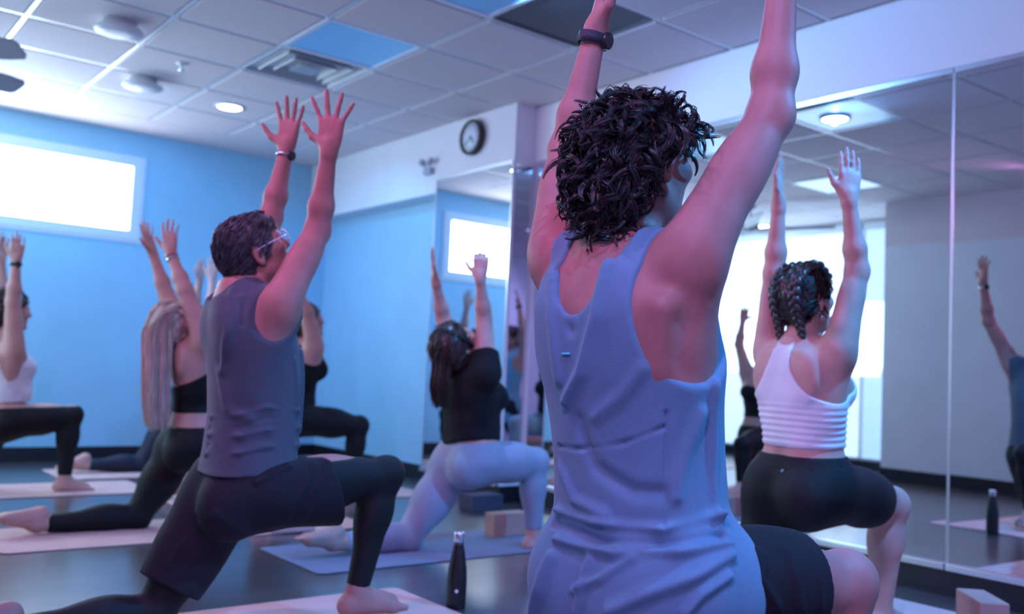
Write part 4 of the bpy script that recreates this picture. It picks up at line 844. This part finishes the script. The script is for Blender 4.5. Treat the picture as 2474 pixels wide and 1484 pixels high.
# ------------------------------------------------------------------ things on the ceiling and walls
def downlight(p, label, on=True):
    r = empty('recessed_downlight', (p[0], p[1], CEIL-.008), 0, label, 'ceiling light', 'round ceiling lights'); MB().lathe([(.105, 0), (.105, -.006), (.086, -.010), (.082, .0)], 32).build('trim_ring', M['white_plastic'], r)
    MB().lathe([(.0815, -.002), (.0815, -.0085), (.02, -.0095)], 32).build('diffuser', M['lamp_on'] if on else M['white_plastic'], r)
downlight(at(555, 255, Z=CEIL), 'small lit round downlight left of the spread hands')
downlight((2.51, 3.60), 'lit round downlight whose reflection shows at the mirror top')
downlight((-.84, 6.70), 'lit round downlight near the left wall, seen only in the mirror')
for px, py, lb in ((288, 70, 'white surface-mounted round ceiling speaker at the upper left'), (345, 205, 'white round ceiling speaker farther back, washed out by window light')):
    q = at(px, py, Z=CEIL-.05); r = empty('ceiling_speaker', (q[0], q[1], CEIL-.008), 0, lb, 'speaker', 'round ceiling speakers'); MB().lathe([(.085, 0), (.095, -.03), (.125, -.045), (.13, -.055)], 36).build('housing', M['white_plastic'], r); MB().lathe([(.129, -.055), (.12, -.066), (.06, -.074), (.01, -.076)], 36).build('grille', M['white_plastic'], r)
q = at(440, 150, Z=CEIL); r = empty('fire_sprinkler', (q[0], q[1], CEIL-.008), 0, 'small fire sprinkler head hanging from a ceiling tile', 'sprinkler')
MB().lathe([(.035, 0), (.033, -.006), (.012, -.008)], 20).build('escutcheon', M['white_plastic'], r); s_ = MB().lathe([(.008, -.008), (.008, -.03), (.004, -.034), (.004, -.045)], 12); s_.build('stem', M['alu'], r); MB().lathe([(.020, -.045), (.022, -.047), (.004, -.049)], 16).build('deflector', M['alu'], r)
# ceiling fan: only blade tips reach into the frame at the left edge
fc = A3((.28, 6.0, 2.45)); r = empty('ceiling_fan', tuple(fc), 0, 'grey ceiling fan with only its blade tips showing at the left edge', 'ceiling fan'); M['fan'] = mat('fan_grey', (.32, .31, .36), .35)
MB().lathe([(.012, .245), (.012, .06)], 12).build('down_rod', M['fan'], r); MB().lathe([(.05, .242), (.06, .23), (.02, .19)], 20).build('canopy', M['fan'], r); MB().lathe([(.03, .07), (.09, .05), (.10, 0), (.06, -.035), (.01, -.04)], 28).build('motor', M['fan'], r)
t1 = at(54, 112, Z=2.46); t2 = at(76, 222, Z=2.44); a1 = math.atan2(t1[1]-fc[1], t1[0]-fc[0]); a2 = math.atan2(t2[1]-fc[1], t2[0]-fc[0]); R1 = math.hypot(t1[0]-fc[0], t1[1]-fc[1])
bl = MB(); V = []
for x, w in ((.08, .03), (.2, .06), (R1-.12, .085), (R1-.02, .075), (R1, .045)): V += [(x, -w, -.010+w*.34), (x, w, -.010-w*.34), (x, w, -w*.34), (x, -w, w*.34)]
Fc = [(i*4+k, i*4+(k+1) % 4, (i+1)*4+(k+1) % 4, (i+1)*4+k) for i in range(4) for k in range(4)]+[(3, 2, 1, 0), (16, 17, 18, 19)]
bme = bl.add(V, Fc).mesh('fan_blade', M['fan'])
dl = (a2-a1)
for k in range(5): inst('fan_blade', bme, r, (0, 0, 0), (0, 0, a1+(dl if k == 1 else 0)+(0 if k < 2 else (6.2832-dl)/4*(k-1)+dl)))
# wall clock on the column
q = at(1148, 334, X=XC); r = empty('wall_clock', (XC-.001, q[1], q[2]), 0, 'round wall clock with a black case high on the mirror column', 'clock'); rr = .125
cb = MB().lathe([(rr, 0), (rr+.004, .008), (rr+.004, .045), (rr-.004, .052), (rr-.016, .050), (rr-.018, .036)], 40); 
rot = (0, -math.pi/2, 0); cb.build('case', mat('clock_case_black', (.03, .028, .025), .35), r, rot=rot); MB().lathe([(rr-.017, .030), (rr-.017, .037), (.01, .037)], 40).build('dial', mat('clock_dial', (.62, .72, .82), .5), r, rot=rot)
for k in range(12):
    a = k*math.pi/6; MB().box((-.0025, .085, .037), (.0025, .100, .0385)).build('hour_mark', M['dark_plastic'], r, rot=(Matrix.Rotation(-math.pi/2, 3, 'Y') @ Matrix.Rotation(a, 3, 'Z')).to_euler())
for ln, w, a in ((.060, .004, 2.2), (.085, .003, .6)): MB().box((-w, -.012, .0395), (w, ln, .041)).build('hand', M['dark_plastic'], r, rot=(Matrix.Rotation(-math.pi/2, 3, 'Y') @ Matrix.Rotation(a, 3, 'Z')).to_euler())
# twin-head emergency light on the beam
q = at(1040, 408, X=XC); r = empty('emergency_light', (XC-.001, q[1], q[2]), 0, 'small twin-head emergency light on the beam left of the clock', 'emergency light'); M['grey_plastic'] = mat('blue_grey_plastic', (.35, .42, .52), .4)
MB().box((-.035, -.05, -.05), (0, .05, 0), .006).build('battery_box', M['grey_plastic'], r)
for s in (-1, 1): MB().tube([(-.02, s*.03, 0), (-.03, s*.05, .03)], .006, 8).build('neck', M['grey_plastic'], r); MB().lathe([(.012, -.02), (.026, .0), (.027, .018), (.01, .02)], 18).build('lamp_head', M['grey_plastic'], r, (-.035, s*.06, .045), (0, -1.2, s*.4))
# lit ceiling panel near the left wall, seen as a bright diamond in the mirror
c3 = cellof((.53, 4.82)); x, y = cell_c(c3); r = empty('ceiling_light_panel', (x, y, CEIL-.01), 0, 'glowing pale-blue ceiling panel seen as a diamond in the mirror', 'light panel', 'flat ceiling light panels')
MB().box((-.285, -.28, -.004), (.285, .28, 0)).build('lens', mat('lit_panel_lens', (.8, .9, 1), .5, emit=(.55, .8, 1), estr=.9), r); g = MB()
for sx in (-1, 1): g.box((sx*.29-.012, -.285, -.006), (sx*.29+.012, .285, .0)); g.box((-.278, sx*.281-.012, -.006), (.278, sx*.281+.012, .0))
g.build('frame', M['tbar'], r)
